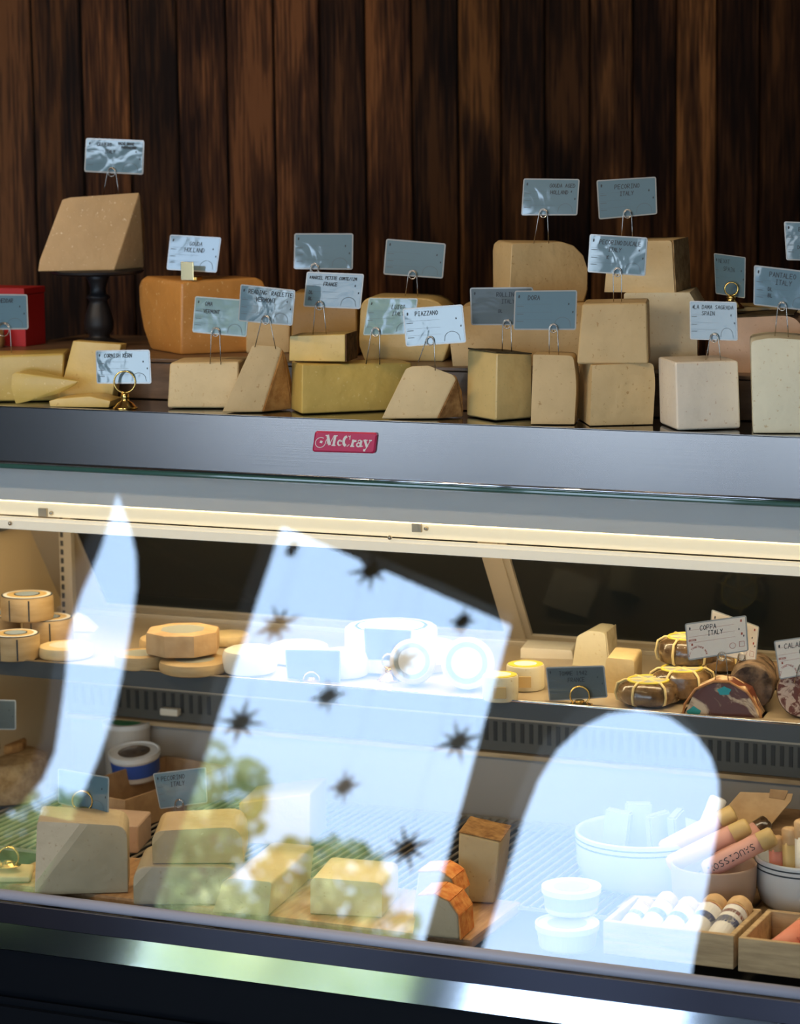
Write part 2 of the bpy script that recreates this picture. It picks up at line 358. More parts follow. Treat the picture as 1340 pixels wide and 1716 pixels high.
# front wall of the shop, behind the photographer, with its cut openings
def curve_plate(name, outlines, thick, mat):
    cu = bpy.data.curves.new(name, 'CURVE'); cu.dimensions = '2D'; cu.fill_mode = 'BOTH'; cu.extrude = thick/2; cu.resolution_u = 1
    for pts in outlines:
        sp = cu.splines.new('POLY'); sp.points.add(len(pts)-1); sp.use_cyclic_u = True
        for i, (x, y) in enumerate(pts): sp.points[i].co = (x, y, 0, 1)
    ob = bpy.data.objects.new(name+'_tmp', cu); COL.objects.link(ob)
    dg = bpy.context.evaluated_depsgraph_get(); me = bpy.data.meshes.new_from_object(ob.evaluated_get(dg)); me.name = name
    bpy.data.objects.remove(ob); me.materials.clear(); me.materials.append(mat)
    o = bpy.data.objects.new(name, me); COL.objects.link(o); return o
A_op = [(-3.77, 4.01), (-3.70, 3.93), (-3.65, 3.85), (-3.57, 3.74), (-3.51, 3.63), (-3.46, 3.49), (-3.42, 3.29), (-3.39, 3.10), (-3.37, 2.92), (-3.37, 2.74), (-3.39, 2.52), (-3.41, 2.30), (-3.44, 2.08),
        (-4.45, 2.08), (-4.45, 2.40), (-3.95, 2.44), (-3.80, 2.49), (-3.70, 2.57), (-3.65, 2.68), (-3.64, 2.80), (-3.67, 2.95), (-3.71, 3.13), (-3.76, 3.30), (-3.77, 3.42), (-3.77, 3.52), (-3.755, 3.70), (-3.76, 3.86)]
B_op = [(-2.98, 3.87), (-1.86, 3.48), (-1.88, .35), (-3.03, .35)]
C_op = [(-1.70, .35), (-1.70, 2.16), (-1.68, 2.50), (-1.67, 2.72), (-1.65, 2.88), (-1.61, 3.00), (-1.54, 3.10), (-1.45, 3.165), (-1.34, 3.19), (-1.22, 3.17), (-1.10, 3.10), (-1.01, 3.0), (-.95, 2.88), (-.92, 2.74), (-.915, 2.6), (-.90, 2.15), (-.90, .35)]
D_op = [(-.72, .35), (-.72, 1.85), (3.6, 1.85), (3.6, .35)]  # unseen opening, added and widened to lighten the fascia's reflection
wf = curve_plate('wall_front', [[(XL-.15, 0), (XR+.15, 0), (XR+.15, CH), (XL-.15, CH)], A_op, B_op, C_op, D_op], .12, M_plaster)
wf.rotation_euler = (math.pi/2, 0, 0); wf.location = (0, FY-.06, 0); wf['kind'] = 'structure'
for (x0, x1, z0, z1) in ((-4.45, -3.4, 2.08, 4.0), (-3.03, -1.86, .35, 3.87), (-1.7, -.9, .35, 3.2), (-.72, 3.6, .35, 1.85)):
    p = lamp_light('window_portal', ((x0+x1)/2, FY+.02, (z0+z1)/2), x1-x0, 1, (1, 1, 1), (math.pi/2, 0, 0), z1-z0); p.data.cycles.is_portal = True
bm = bmesh.new(); box(bm, -40, 40, -60, FY-.15, -.15, -.03); struct('ground_pavement', bm, M_pave)

# unseen fill lamps, added to warm the cheeses from the front
M_lampoff = pm('fill_lamp_black', (.02, .02, .02), .4); M_bulb = pm('fill_lamp_face', (1, .8, .6), .5, emis=(1, .72, .44), estr=12)
for i, x in enumerate((-2.6, -1.2, .3)):
    c = Vector((x, -2.3, 3.5)); t = thing('added_fill_lamp', ['left', 'middle', 'right'][i]+' added fill lamp, unseen, hung from the ceiling before the counter', 'lamp', c, 'added fill lamps before the counter')
    aim = (Vector((x*.35+.35, .1, 1.3))-c).normalized(); M = Matrix.Translation(c) @ aim.to_track_quat('-Z', 'Y').to_matrix().to_4x4()
    bm = bmesh.new(); lathe(bm, [(0, .16), (.05, .16), (.09, .02), (.10, -.02), (.094, -.02), (.085, .01)], (0, 0, 0), 24, M=M); mesh_obj('fill_lamp_shade', bm, M_lampoff, t)
    bm = bmesh.new(); lathe(bm, [(0, .0), (.084, .0)], (0, 0, 0), 24, M=M); mesh_obj('fill_lamp_face', bm, M_bulb, t)
    bm = bmesh.new(); tube(bm, [c+Vector((0, 0, .12)), Vector((x, -2.3, CH))], .008, 8); mesh_obj('fill_lamp_rod', bm, M_lampoff, t)
    lamp_light('added_fill_light', c+aim*.03, .16, 20, (1, .74, .47), aim.to_track_quat('-Z', 'Y').to_euler())
# trees outside, seen only in the glass
def tree(cx, cy, h, crown, n, label):
    t = thing('tree', label, 'tree', (cx, cy, -.03), 'trees outside the shop')
    bm = bmesh.new(); tube(bm, [(cx, cy, -.03), (cx+.05, cy, h*.35), (cx-.05, cy+.05, h*.7), (cx, cy, h*.95)], [.13, .10, .06, .02], 8)
    for k in range(7):
        a = random.uniform(0, 6.28); z = h*random.uniform(.4, .8)
        tube(bm, [(cx, cy, z), (cx+math.cos(a)*crown*.4, cy+math.sin(a)*crown*.4, z+crown*.3), (cx+math.cos(a)*crown*.8, cy+math.sin(a)*crown*.8, z+crown*.45)], [.04, .025, .01], 6)
    mesh_obj('trunk', bm, M_bark, t)
    bm = bmesh.new(); blobs = []
    for k in range(18):
        d = Vector((random.gauss(0, 1), random.gauss(0, 1), random.gauss(0, .8))).normalized()*random.uniform(.3, 1)*crown
        blobs.append((Vector((cx, cy, h-crown*.8))+Vector((d.x, d.y, d.z*.8)), random.uniform(.22, .42)*crown))
    for i in range(n):
        c, r = random.choice(blobs); d = Vector((random.gauss(0, 1), random.gauss(0, 1), random.gauss(0, 1))).normalized()*r*random.uniform(.6, 1)
        q = c+d; u = Vector((random.gauss(0, 1), random.gauss(0, 1), random.gauss(0, 1))).normalized(); v = u.orthogonal().normalized(); s = .07
        bm.faces.new([bm.verts.new(q+u*s), bm.verts.new(q+v*s*.5), bm.verts.new(q-u*s), bm.verts.new(q-v*s*.5)])
    f = mesh_obj('foliage', bm, M_leaf, t); f['kind'] = 'stuff'
tree(-6.75, -9.1, 4.75, 1.1, 5200, 'leafy green tree outside the shop, mirrored at the left of the glass')
tree(-7.1, -12.6, 6.1, 1.45, 6200, 'leafy green tree outside the shop, mirrored under the star panel')

# star ornaments hanging in the middle opening
def star(x, z, r, rot, tilt, label):
    r *= 1.25; t = thing('hanging_star', label, 'ornament', (x, FY+.25, z), 'dark stars hanging in the shop window')
    bm = bmesh.new(); n = 8; f = bm.verts.new((x, FY+.25-.03, z)); b = bm.verts.new((x, FY+.25+.03, z)); ring = []
    for k in range(2*n):
        rr = (r*(1 if k % 4 == 0 else .78)) if k % 2 == 0 else r*.26; a = rot+k*math.pi/n
        ring.append(bm.verts.new((x+math.cos(a)*rr*math.cos(tilt), FY+.25, z+math.sin(a)*rr)))
    for k in range(2*n):
        bm.faces.new((f, ring[k], ring[(k+1) % (2*n)])); bm.faces.new((b, ring[(k+1) % (2*n)], ring[k]))
    mesh_obj('star_body', bm, M_blackm, t)
    bm = bmesh.new(); tube(bm, [(x, FY+.25, z+r*.5), (x, FY+.25, CH)], .0005, 4); mesh_obj('hanging_thread', bm, M_blackm, t)
for x, z, r, a, tl, lb in [
    (-2.350, 3.490, 0.085, 0.20, 0.1, 'dark star mirrored near the top of the glass, right of centre'),
    (-2.662, 3.232, 0.085, 0.50, 0.4, 'dark star mirrored upper left over the cheese shelf'),
    (-1.938, 3.302, 0.055, 0.10, 0.6, 'dark star mirrored by the upper right corner of the bright panel'),
    (-2.374, 2.957, 0.065, 0.30, 0.3, 'dark star mirrored at the shelf edge, middle'),
    (-2.686, 2.824, 0.088, 0.00, 0.1, 'large dark star mirrored at the left below the shelf'),
    (-1.829, 2.824, 0.080, 0.40, 0.1, 'dark star mirrored at the right edge of the bright panel'),
    (-2.209, 2.610, 0.062, 0.25, 0.5, 'small faint star mirrored in the middle below the shelf'),
    (-1.911, 2.401, 0.085, 0.45, 0.1, 'lowest dark star, mirrored low in the glass'),
    (-2.130, 3.118, 0.075, 0.60, 0.3, 'dark star mirrored over the wrapped round cheeses'),
    (-2.699, 3.561, 0.045, 0.60, 0.9, 'smallest star, mirrored by the panel upper left corner'),
]:
    star(x, z, r, a, tl, lb)

# ------------------------------------------------------------------ the display case
X0, X1 = -.95, 1.10
case = thing('display_case', 'refrigerated glass display case with steel top edge and black base', 'display case', (0, 0, 0))
def cpart(name, bm, mat, par=None, **k): return mesh_obj(name, bm, mat, par or case, **k)
CZ = 1.200
cpart('countertop', boxbm(X0, X1, .004, .62, CZ-.025, CZ-.0015, bev=.001), M_counter)
bm = bmesh.new()   # folded steel fascia
for a, b in (((.0, CZ), (.0, 1.104)), ((.0, 1.104), (.012, 1.098))): pass
box(bm, X0, X1, 0, .004, 1.104, CZ); box(bm, X0, X1, .0, .012, CZ-.0012, CZ+.0006); box(bm, X0, X1, .0, .02, 1.101, 1.104)
bmesh.ops.remove_doubles(bm, verts=bm.verts, dist=1e-5); fascia = cpart('steel_fascia', bm, M_steel)
cpart('header_panel', boxbm(X0, X1, .028, .034, 1.034, 1.10, bev=.001), M_greyw)
# glass, leaning 20 degrees
TG = math.radians(20); gt = Vector((0, -.006, 1.099)); gd = Vector((0, -math.sin(TG), -math.cos(TG))); gn = Vector((0, -math.cos(TG), math.sin(TG))); GL = .719
def gl_pt(x, s, o): q = gt+gd*s+gn*o; return Vector((x, q.y, q.z))
bm = bmesh.new(); vs = [bm.verts.new(gl_pt(x, s, o)) for x in (X0+.01, X1-.01) for s in (0, GL) for o in (-.003, .003)]
for f in ((0, 1, 3, 2), (4, 6, 7, 5), (0, 4, 5, 1), (2, 3, 7, 6), (0, 2, 6, 4), (1, 5, 7, 3)): bm.faces.new([vs[i] for i in f])
gp = cpart('glass_pane', bm, M_glass)
bm = bmesh.new(); tube(bm, [(X0, -.007, 1.0985), (X1, -.007, 1.0985)], .0045, 10); cpart('glass_top_seal', bm, M_gasket)
bm = bmesh.new(); tube(bm, [(X0, -.004, 1.1045), (X1, -.004, 1.1045)], .0022, 8); cpart('chrome_bead', bm, M_mirror, smooth=True)
gb = gt+gd*GL
ry, rz = gb.y-.004, gb.z-.001
bm = bmesh.new(); tube(bm, [(X0, ry, rz), (X1, ry, rz)], .009, 16); cpart('bottom_rail', bm, M_railgrey, smooth=True)
bm = bmesh.new(); box(bm, X0, X1, ry-.007, ry+.0, rz-.046, rz-.011); cpart('mirror_trim', bm, M_darkmirror)
bm = bmesh.new(); tube(bm, [(X0, ry-.008, rz-.0105), (X1, ry-.008, rz-.0105)], .0014, 6); cpart('bright_bead', bm, M_mirror)
bm = bmesh.new(); a = [(ry-.008, rz-.046), (ry-.022, rz-.085), (ry-.0, rz-.085), (ry, rz-.046)]
v0 = [bm.verts.new((X0, y, z)) for y, z in a]; v1 = [bm.verts.new((X1, y, z)) for y, z in a]
for k in range(4): bm.faces.new((v0[k], v0[(k+1) % 4], v1[(k+1) % 4], v1[k]))
bm.faces.new(v0[::-1]); bm.faces.new(v1); bmesh.ops.recalc_face_normals(bm, faces=bm.faces[:]); cpart('sloped_steel_trim', bm, M_mirror)
bm = bmesh.new(); box(bm, X0, X1, ry-.014, .58, .06, rz-.0852); bmesh.ops.bevel(bm, geom=bm.edges[:], offset=.004, segments=2, affect='EDGES'); cpart('black_base', bm, M_black)
bm = bmesh.new(); box(bm, X0, X1, ry-.04, ry-.0141, rz-.24, rz-.165); bmesh.ops.bevel(bm, geom=bm.edges[:], offset=.012, segments=4, affect='EDGES'); cpart('bumper', bm, M_black)
cpart('plinth', boxbm(X0+.03, X1-.03, ry+.06, .54, 0, .06), M_black)
# inside
DZ = .425
cpart('deck_floor', boxbm(X0, X1, ry+.022, .52, DZ-.045, DZ-.028), M_dark)
cpart('end_wall', boxbm(X0, X0+.012, -.0, .52, DZ-.028, 1.10), M_tanwall)
bm = bmesh.new(); vs = [(ry+.02, DZ-.028), (0, DZ-.028), (0, 1.09)]
q0 = [bm.verts.new((X0, y, z)) for y, z in vs]; q1 = [bm.verts.new((X0+.012, y, z)) for y, z in vs]
for k in range(3): bm.faces.new((q0[k], q0[(k+1) % 3], q1[(k+1) % 3], q1[k]))
bm.faces.new(q0[::-1]); bm.faces.new(q1); bmesh.ops.recalc_face_normals(bm, faces=bm.faces[:]); cpart('end_gusset', bm, M_tanwall)
cpart('end_wall', boxbm(X1-.012, X1, .0, .52, DZ-.028, 1.10), M_tanwall)
cpart('back_wall', boxbm(X0, X1, .515, .53, DZ-.028, .60), M_greyp)
cpart('roof_panel', boxbm(X0, X1, .036, .60, 1.10, 1.112), M_cream)
# light housing under the header; lamp glow put into its materials
LZ = 1.018
lh = cpart('light_housing', boxbm(X0+.012, X1-.012, .050, .066, LZ-.014, LZ+.010, bev=.003), pm('lit_diffuser_inner', (.86, .8, .66), .4, emis=(1, .80, .50), estr=.45))
bm = bmesh.new(); box(bm, X0+.012, X1-.012, .030, .049, LZ-.036, LZ-.015); bmesh.ops.bevel(bm, geom=bm.edges[:], offset=.005, segments=4, affect='EDGES'); cpart('light_trim', bm, pm('lit_diffuser', (.86, .8, .68), .4, emis=(1, .86, .66), estr=.38))
for px, py in ((17, 877), (653, 901)):
    p = atY(px, py, .028); bm = bmesh.new(); bmesh.ops.create_uvsphere(bm, u_segments=12, v_segments=8, radius=.004); bmesh.ops.translate(bm, verts=bm.verts, vec=p); cpart('screw_head', bm, M_wire, smooth=True)
for px, py in ((86, 860), (714, 886)):
    p = atY(px, py, .048); bm = bmesh.new(); bmesh.ops.create_uvsphere(bm, u_segments=12, v_segments=8, radius=.004); bmesh.ops.translate(bm, verts=bm.verts, vec=p); cpart('screw_head', bm, M_wire, smooth=True)
    cpart('bracket', boxbm(p.x-.024, p.x-.008, .044, .050, p.z-.006, p.z+.008), M_tanframe)
M_tube = pm('warm_tube', (1, .9, .7), .5, emis=(1, .80, .50), estr=6.0)
bm = bmesh.new(); tube(bm, [(X0+.05, .10, 1.062), (X1-.05, .10, 1.062)], .010, 12); cpart('lamp_tube', bm, M_tube)
bm = bmesh.new(); tube(bm, [(X0+.03, .0, 0), (X0+.03, .0, 0.001)], .001, 4); bm.free()
L1 = lamp_light('case_lamp_light', (.08, .13, 1.045), 1.9, 5.6, (1, .78, .48), (math.radians(-6), 0, 0), .05)
bm = bmesh.new(); tube(bm, [(X0+.05, .050, .7345), (X1-.05, .050, .7345)], .005, 10); cpart('added_lower_tube', bm, M_tube)  # added tube hidden behind the lip, brightens the deck
L3 = lamp_light('added_lower_fill', (.08, .056, .728), 1.9, 1.5, (1, .84, .62), (math.radians(12), 0, 0), .02)  # fill light added for the lower deck
# leaning rear sliding doors
def rear(x0, x1, s0, s1, o0, o1, mat, name, par=None):
    base = Vector((0, .50, .757)); ud = Vector((0, -.56, .83)).normalized(); nn = Vector((0, .83, .56))
    bm = bmesh.new(); vs = [bm.verts.new(Vector((x, 0, 0))+base+ud*s+nn*o) for x in (x0, x1) for s in (s0, s1) for o in (o0, o1)]
    for f in ((0, 1, 3, 2), (4, 6, 7, 5), (0, 4, 5, 1), (2, 3, 7, 6), (0, 2, 6, 4), (1, 5, 7, 3)): bm.faces.new([vs[i] for i in f])
    bmesh.ops.recalc_face_normals(bm, faces=bm.faces[:]); return cpart(name, bm, mat, par)
pb = atYZ(872, .50, .757).x
for x0, x1 in ((X0+.10, pb-.014), (pb+.014, X1-.08)):
    d = rear(x0, x1, .0, .30, .0, .006, M_doorglass, 'sliding_door')
    for a, b, s0, s1 in ((x0, x1, -.004, .012), (x0, x1, .285, .30)): rear(a, b, s0, s1, -.006, .008, M_tanframe, 'door_rail')
    for a in (x0, x1-.012): rear(a, a+.012, .012, .285, -.006, .008, M_tanframe, 'door_stile')
rear(pb-.014, pb+.014, -.01, .30, -.010, .01, M_tanframe, 'centre_post')
rear(X0+.012, X0+.10, -.01, .30, -.004, .01, M_tanframe, 'rear_filler')
cpart('rear_ledge', boxbm(X0, X1, .47, .53, .742, .756, bev=.002), M_tanframe)
cpart('rear_upper_filler', boxbm(X0, X1, .30, .34, 1.02, 1.10), M_dark)
# slotted upright and shelf arm at the left end
ux = atYZ(99, .36, .9).x; up = cpart('slotted_upright', boxbm(ux, ux+.026, .36, .372, .76, 1.0), M_tanframe)
for k in range(14):
    z = .765+k*.0165; cpart('slot', boxbm(ux+.003, ux+.009, .3592, .3605, z, z+.010), M_dark, up)
cpart('shelf_arm', boxbm(X0+.012, X0+.03, .05, .44, .935, .962, bev=.002), M_lip)
cpart('arm_plate', boxbm(X0+.012, X0+.018, .05, .44, .962, .99), M_tanframe)
# upper shelf
SZ = .748
sh = cpart('upper_shelf', boxbm(X0+.014, X1-.014, .038, .468, SZ-.006, SZ), pm('shelf_surface', (.42, .33, .22), .3, coat=.3))
bm = bmesh.new(); box(bm, X0+.014, X1-.014, .032, .037, SZ-.026, SZ+.003); cpart('shelf_lip', bm, M_lip)
bm = bmesh.new(); tube(bm, [(X0+.014, .0335, SZ+.003), (X1-.014, .0335, SZ+.003)], .0022, 8); cpart('shelf_lip_bead', bm, M_mirror, smooth=True)
for px in (160, 1060):
    x = atYZ(px, .3, .7).x
# rear lower wall: dark louvre band, tan line, pale panel
band = cpart('louvre_band', boxbm(X0+.012, X1-.012, .500, .514, .545, .75), pm('dark_louvre_enamel', (.10, .095, .08), .45))
for px0 in range(-40, 1420, 15):
    if 350 < px0 < 800: continue
    x = atYZ(px0, .499, .58).x
    if x < X0+.02 or x > X1-.02: continue
    cpart('louvre_slot', boxbm(x-.004, x+.003, .4985, .5005, .563, .599), M_dark, band)
cpart('tan_trim', boxbm(X0+.012, X1-.012, .492, .515, .534, .542), M_pinewood)
cpart('tan_trim', boxbm(X0+.012, X1-.012, .496, .512, .604, .608), M_tanframe)
p = atY(287, 1192, .49); cpart('door_latch', boxbm(p.x-.019, p.x+.019, .478, .495, p.z-.007, p.z+.007, bev=.003), M_cream)
# wire rack on the deck: every wire on its own
rack = cpart('wire_rack', boxbm(X0+.02, X1-.02, .484, .492, DZ-.006, DZ-.002), M_tanframe)
cpart('rack_front_wire', boxbm(X0+.02, X1-.02, .0, .006, DZ-.010, DZ-.005), M_tanframe, rack)
bm = bmesh.new(); tube(bm, [(0, .0, DZ-.003), (0, .485, DZ-.003)], .0022, 6); me = bpy.data.meshes.new('rack_wire'); bm.to_mesh(me); bm.free(); me.materials.append(M_tanframe)
x = X0+.03
while x < X1-.03:
    o = bpy.data.objects.new('rack_wire', me); COL.objects.link(o); o.parent = rack; o.location.x = x; x += .0165
# maker's badge on the fascia
BP = lambda x, y: atY(x, y, -.0035)
bd = bmesh.new()
pts = [BP(*p) for p in ((528, 722), (632, 725), (628, 760), (523, 757))]
c = sum(pts, Vector())/4
fr = []
for i in range(4):
    a, b, d = pts[i-1], pts[i], pts[(i+1) % 4]
    for t in ((b+(a-b).normalized()*.004), b+((a-b).normalized()+(d-b).normalized())*.0012, (b+(d-b).normalized()*.004)): fr.append(t)
f0 = [bd.verts.new((p.x, -.0002, p.z)) for p in fr]; f1 = [bd.verts.new((p.x, -.0035, p.z)) for p in fr]; f2 = [bd.verts.new(((p-c)*.955+c).to_tuple()[:1]+(-.0050,)+((p-c)*.86+c).to_tuple()[2:]) for p in fr]
n = len(fr)
for A, B in ((f0, f1), (f1, f2)):
    for k in range(n): bd.faces.new((A[k], A[(k+1) % n], B[(k+1) % n], B[k]))
bd.faces.new(f2); bmesh.ops.recalc_face_normals(bd, faces=bd.faces[:])
badge = cpart('badge', bd, M_redp); badge['label'] = 'small crimson maker badge with silver lettering'
# lettering: strokes in badge units, u 0..1 across, v 0..1 up; (points, width)
def arc(cx, cy, rx, ry, a0, a1, n=12): return [(cx+rx*math.cos(math.radians(a0+(a1-a0)*k/n)), cy+ry*math.sin(math.radians(a0+(a1-a0)*k/n))) for k in range(n+1)]
logo = [([(.225, .78), (.232, .40)], .009), ([(.225, .80), (.268, .38)], .040), ([(.270, .38), (.318, .80)], .009), ([(.338, .78), (.330, .34)], .036), ([(.322, .80), (.368, .80)], .016), ([(.305, .34), (.358, .34)], .016), ([(.195, .80), (.240, .80)], .016),
  (arc(.13, .46, .075, .24, 60, 360, 16), .010), (arc(.13, .46, .075, .24, 0, 10, 2)+[(.22, .62)], .010), ([(.13, .50), (.150, .48)], .035),
  (arc(.418, .47, .026, .115, 95, 265, 10), .024), (arc(.418, .47, .030, .13, 35, 95, 4), .009), (arc(.418, .47, .030, .13, 265, 325, 4), .009), ([(.436, .55), (.440, .54)], .024),
  (arc(.512, .56, .038, .21, 100, 260, 12), .038), ([(.560, .82), (.560, .64)], .012), (arc(.53, .56, .04, .24, 40, 90, 4), .010), (arc(.53, .56, .04, .24, 270, 320, 4), .010),
  ([(.615, .61), (.605, .32)], .034), ([(.585, .32), (.635, .32)], .02), ([(.63, .56), (.655, .58)], .030),
  (arc(.70, .40, .026, .09, 20, 340, 12), .020), ([(.735, .58), (.730, .32)], .032), (arc(.712, .53, .028, .09, 60, 160, 5), .014), ([(.73, .32), (.765, .34)], .014),
  ([(.785, .62), (.828, .32)], .034), ([(.770, .62), (.82, .62)], .018), ([(.868, .62), (.815, .20), (.795, .14)], .012), ([(.79, .15), (.805, .15)], .034), ([(.85, .62), (.885, .62)], .018)]
def ribbons(bm, strokes, mapf, aspect):
    """mapf(u,v)->world; widths in u units; aspect = height/width of frame"""
    k_ = 0
    for pts, w in strokes:
        P = [Vector((p[0], p[1]*aspect)) for p in pts]
        for a, b in zip(P[:-1], P[1:]):
            d = (b-a); 
            if d.length < 1e-6: continue
            d.normalize(); e = Vector((-d.y, d.x))*w/2; a2 = a-d*w*.25; b2 = b+d*w*.25
            f = bm.faces.new([bm.verts.new(mapf(q.x, q.y/aspect)) for q in (a2+e, a2-e, b2-e, b2+e)]); f.normal_update(); k_ += 1
            for v in f.verts: v.co += f.normal*(1.5e-6*k_)
bm = bmesh.new()
O = BP(523+2, 757-1); U = BP(628, 760)-BP(523, 757); V = BP(528, 722)-BP(523, 757)
ribbons(bm, logo, lambda u, v: Vector(((BP(523, 757)+U*(u*1.07-.02)+V*v).x, -.0056, (BP(523, 757)+U*(u*1.07-.02)+V*v).z)), V.length/U.length)
o = cpart('badge_lettering', bm, M_silver, badge)

# ------------------------------------------------------------------ handwriting
G = {'A': [[(0, 0), (.5, 1), (1, 0)], [(.2, .4), (.8, .4)]], 'B': [[(0, 0), (0, 1), (.7, .95), (.8, .75), (.6, .52), (0, .5)], [(.6, .52), (.95, .3), (.7, 0), (0, 0)]], 'C': [[(1, .85), (.6, 1), (.1, .75), (0, .4), (.3, 0), (1, .1)]],
 'D': [[(0, 0), (0, 1), (.6, .9), (1, .5), (.6, .05), (0, 0)]], 'E': [[(1, 1), (0, 1), (0, 0), (1, 0)], [(0, .5), (.8, .5)]], 'F': [[(1, 1), (0, 1), (0, 0)], [(0, .5), (.8, .5)]], 'G': [[(1, .85), (.5, 1), (.05, .7), (.1, .2), (.6, 0), (1, .2), (1, .45), (.6, .45)]],
 'H': [[(0, 0), (0, 1)], [(1, 0), (1, 1)], [(0, .5), (1, .5)]], 'I': [[(.5, 0), (.5, 1)], [(.15, 1), (.85, 1)], [(.15, 0), (.85, 0)]], 'J': [[(.8, 1), (.8, .2), (.4, 0), (0, .2)]], 'K': [[(0, 0), (0, 1)], [(.9, 1), (0, .45), (1, 0)]], 'L': [[(0, 1), (0, 0), (.9, 0)]],
 'M': [[(0, 0), (.1, 1), (.5, .35), (.9, 1), (1, 0)]], 'N': [[(0, 0), (0, 1), (1, 0), (1, 1)]], 'O': [[(.5, 1), (.05, .7), (.05, .3), (.5, 0), (.95, .3), (.95, .7), (.5, 1)]], 'P': [[(0, 0), (0, 1), (.8, .95), (.9, .7), (.7, .5), (0, .45)]],
 'R': [[(0, 0), (0, 1), (.8, .95), (.9, .7), (.7, .5), (0, .48), (1, 0)]], 'S': [[(.95, .9), (.4, 1), (.05, .75), (.5, .5), (.95, .25), (.5, 0), (0, .12)]], 'T': [[(0, 1), (1, 1)], [(.5, 1), (.5, 0)]], 'U': [[(0, 1), (.05, .2), (.5, 0), (.95, .2), (1, 1)]],
 'V': [[(0, 1), (.5, 0), (1, 1)]], 'W': [[(0, 1), (.25, 0), (.5, .7), (.75, 0), (1, 1)]], 'X': [[(0, 0), (1, 1)], [(0, 1), (1, 0)]], 'Y': [[(0, 1), (.5, .5), (1, 1)], [(.5, .5), (.4, 0)]], 'Z': [[(0, 1), (1, 1), (0, 0), (1, 0)]],
 '1': [[(.3, .8), (.5, 1), (.5, 0)]], '2': [[(.05, .8), (.5, 1), (.9, .75), (0, 0), (1, 0)]], '4': [[(.7, 0), (.7, 1), (0, .3), (1, .3)]], '9': [[(.9, .7), (.5, 1), (.1, .75), (.5, .5), (.9, .7), (.8, 0)]], '/': [[(0, 0), (1, 1)]], '*': [[(.1, .5), (.9, .5)], [(.3, .15), (.7, .85)], [(.3, .85), (.7, .15)]], '.': [[(.45, 0), (.55, .05)]], "'": [[(.5, 1), (.45, .75)]]}
def write(text, u, v, h, asp, wid=.72, w=.010, slant=.12):
    """strokes for a text; h = cap height as a share of the frame height"""
    out = []; cw = h*asp*wid
    for ch in text:
        for pl in G.get(ch.upper(), []):
            out.append(([(u+(x*cw*.74+slant*y*cw), v+y*h) for x, y in pl], w))
        u += cw
    return out
def sign_marks(lines, asp, full=True):
    s = []
    for (t, u, v, h) in lines: s += write(t, u, v, h, asp)
    s += write('*', .06, .80, .09, asp, w=.012)+write('*', .86, .62, .06, asp)+write('*', .93, .42, .06, asp)
    return s
def faint_marks(asp):
    s = []
    for v in (.60, .40, .22): s.append(([(.05, v+.05), (.60, v+.05)], .003)); s.append(([(.05, v), (.15, v)], .012))
    s.append((arc(.78, .12, .13, .20, 20, 160, 9), .008)); s.append(([(.66, .18), (.65, .08)], .008)); s.append(([(.90, .18), (.91, .08)], .008))
    return s
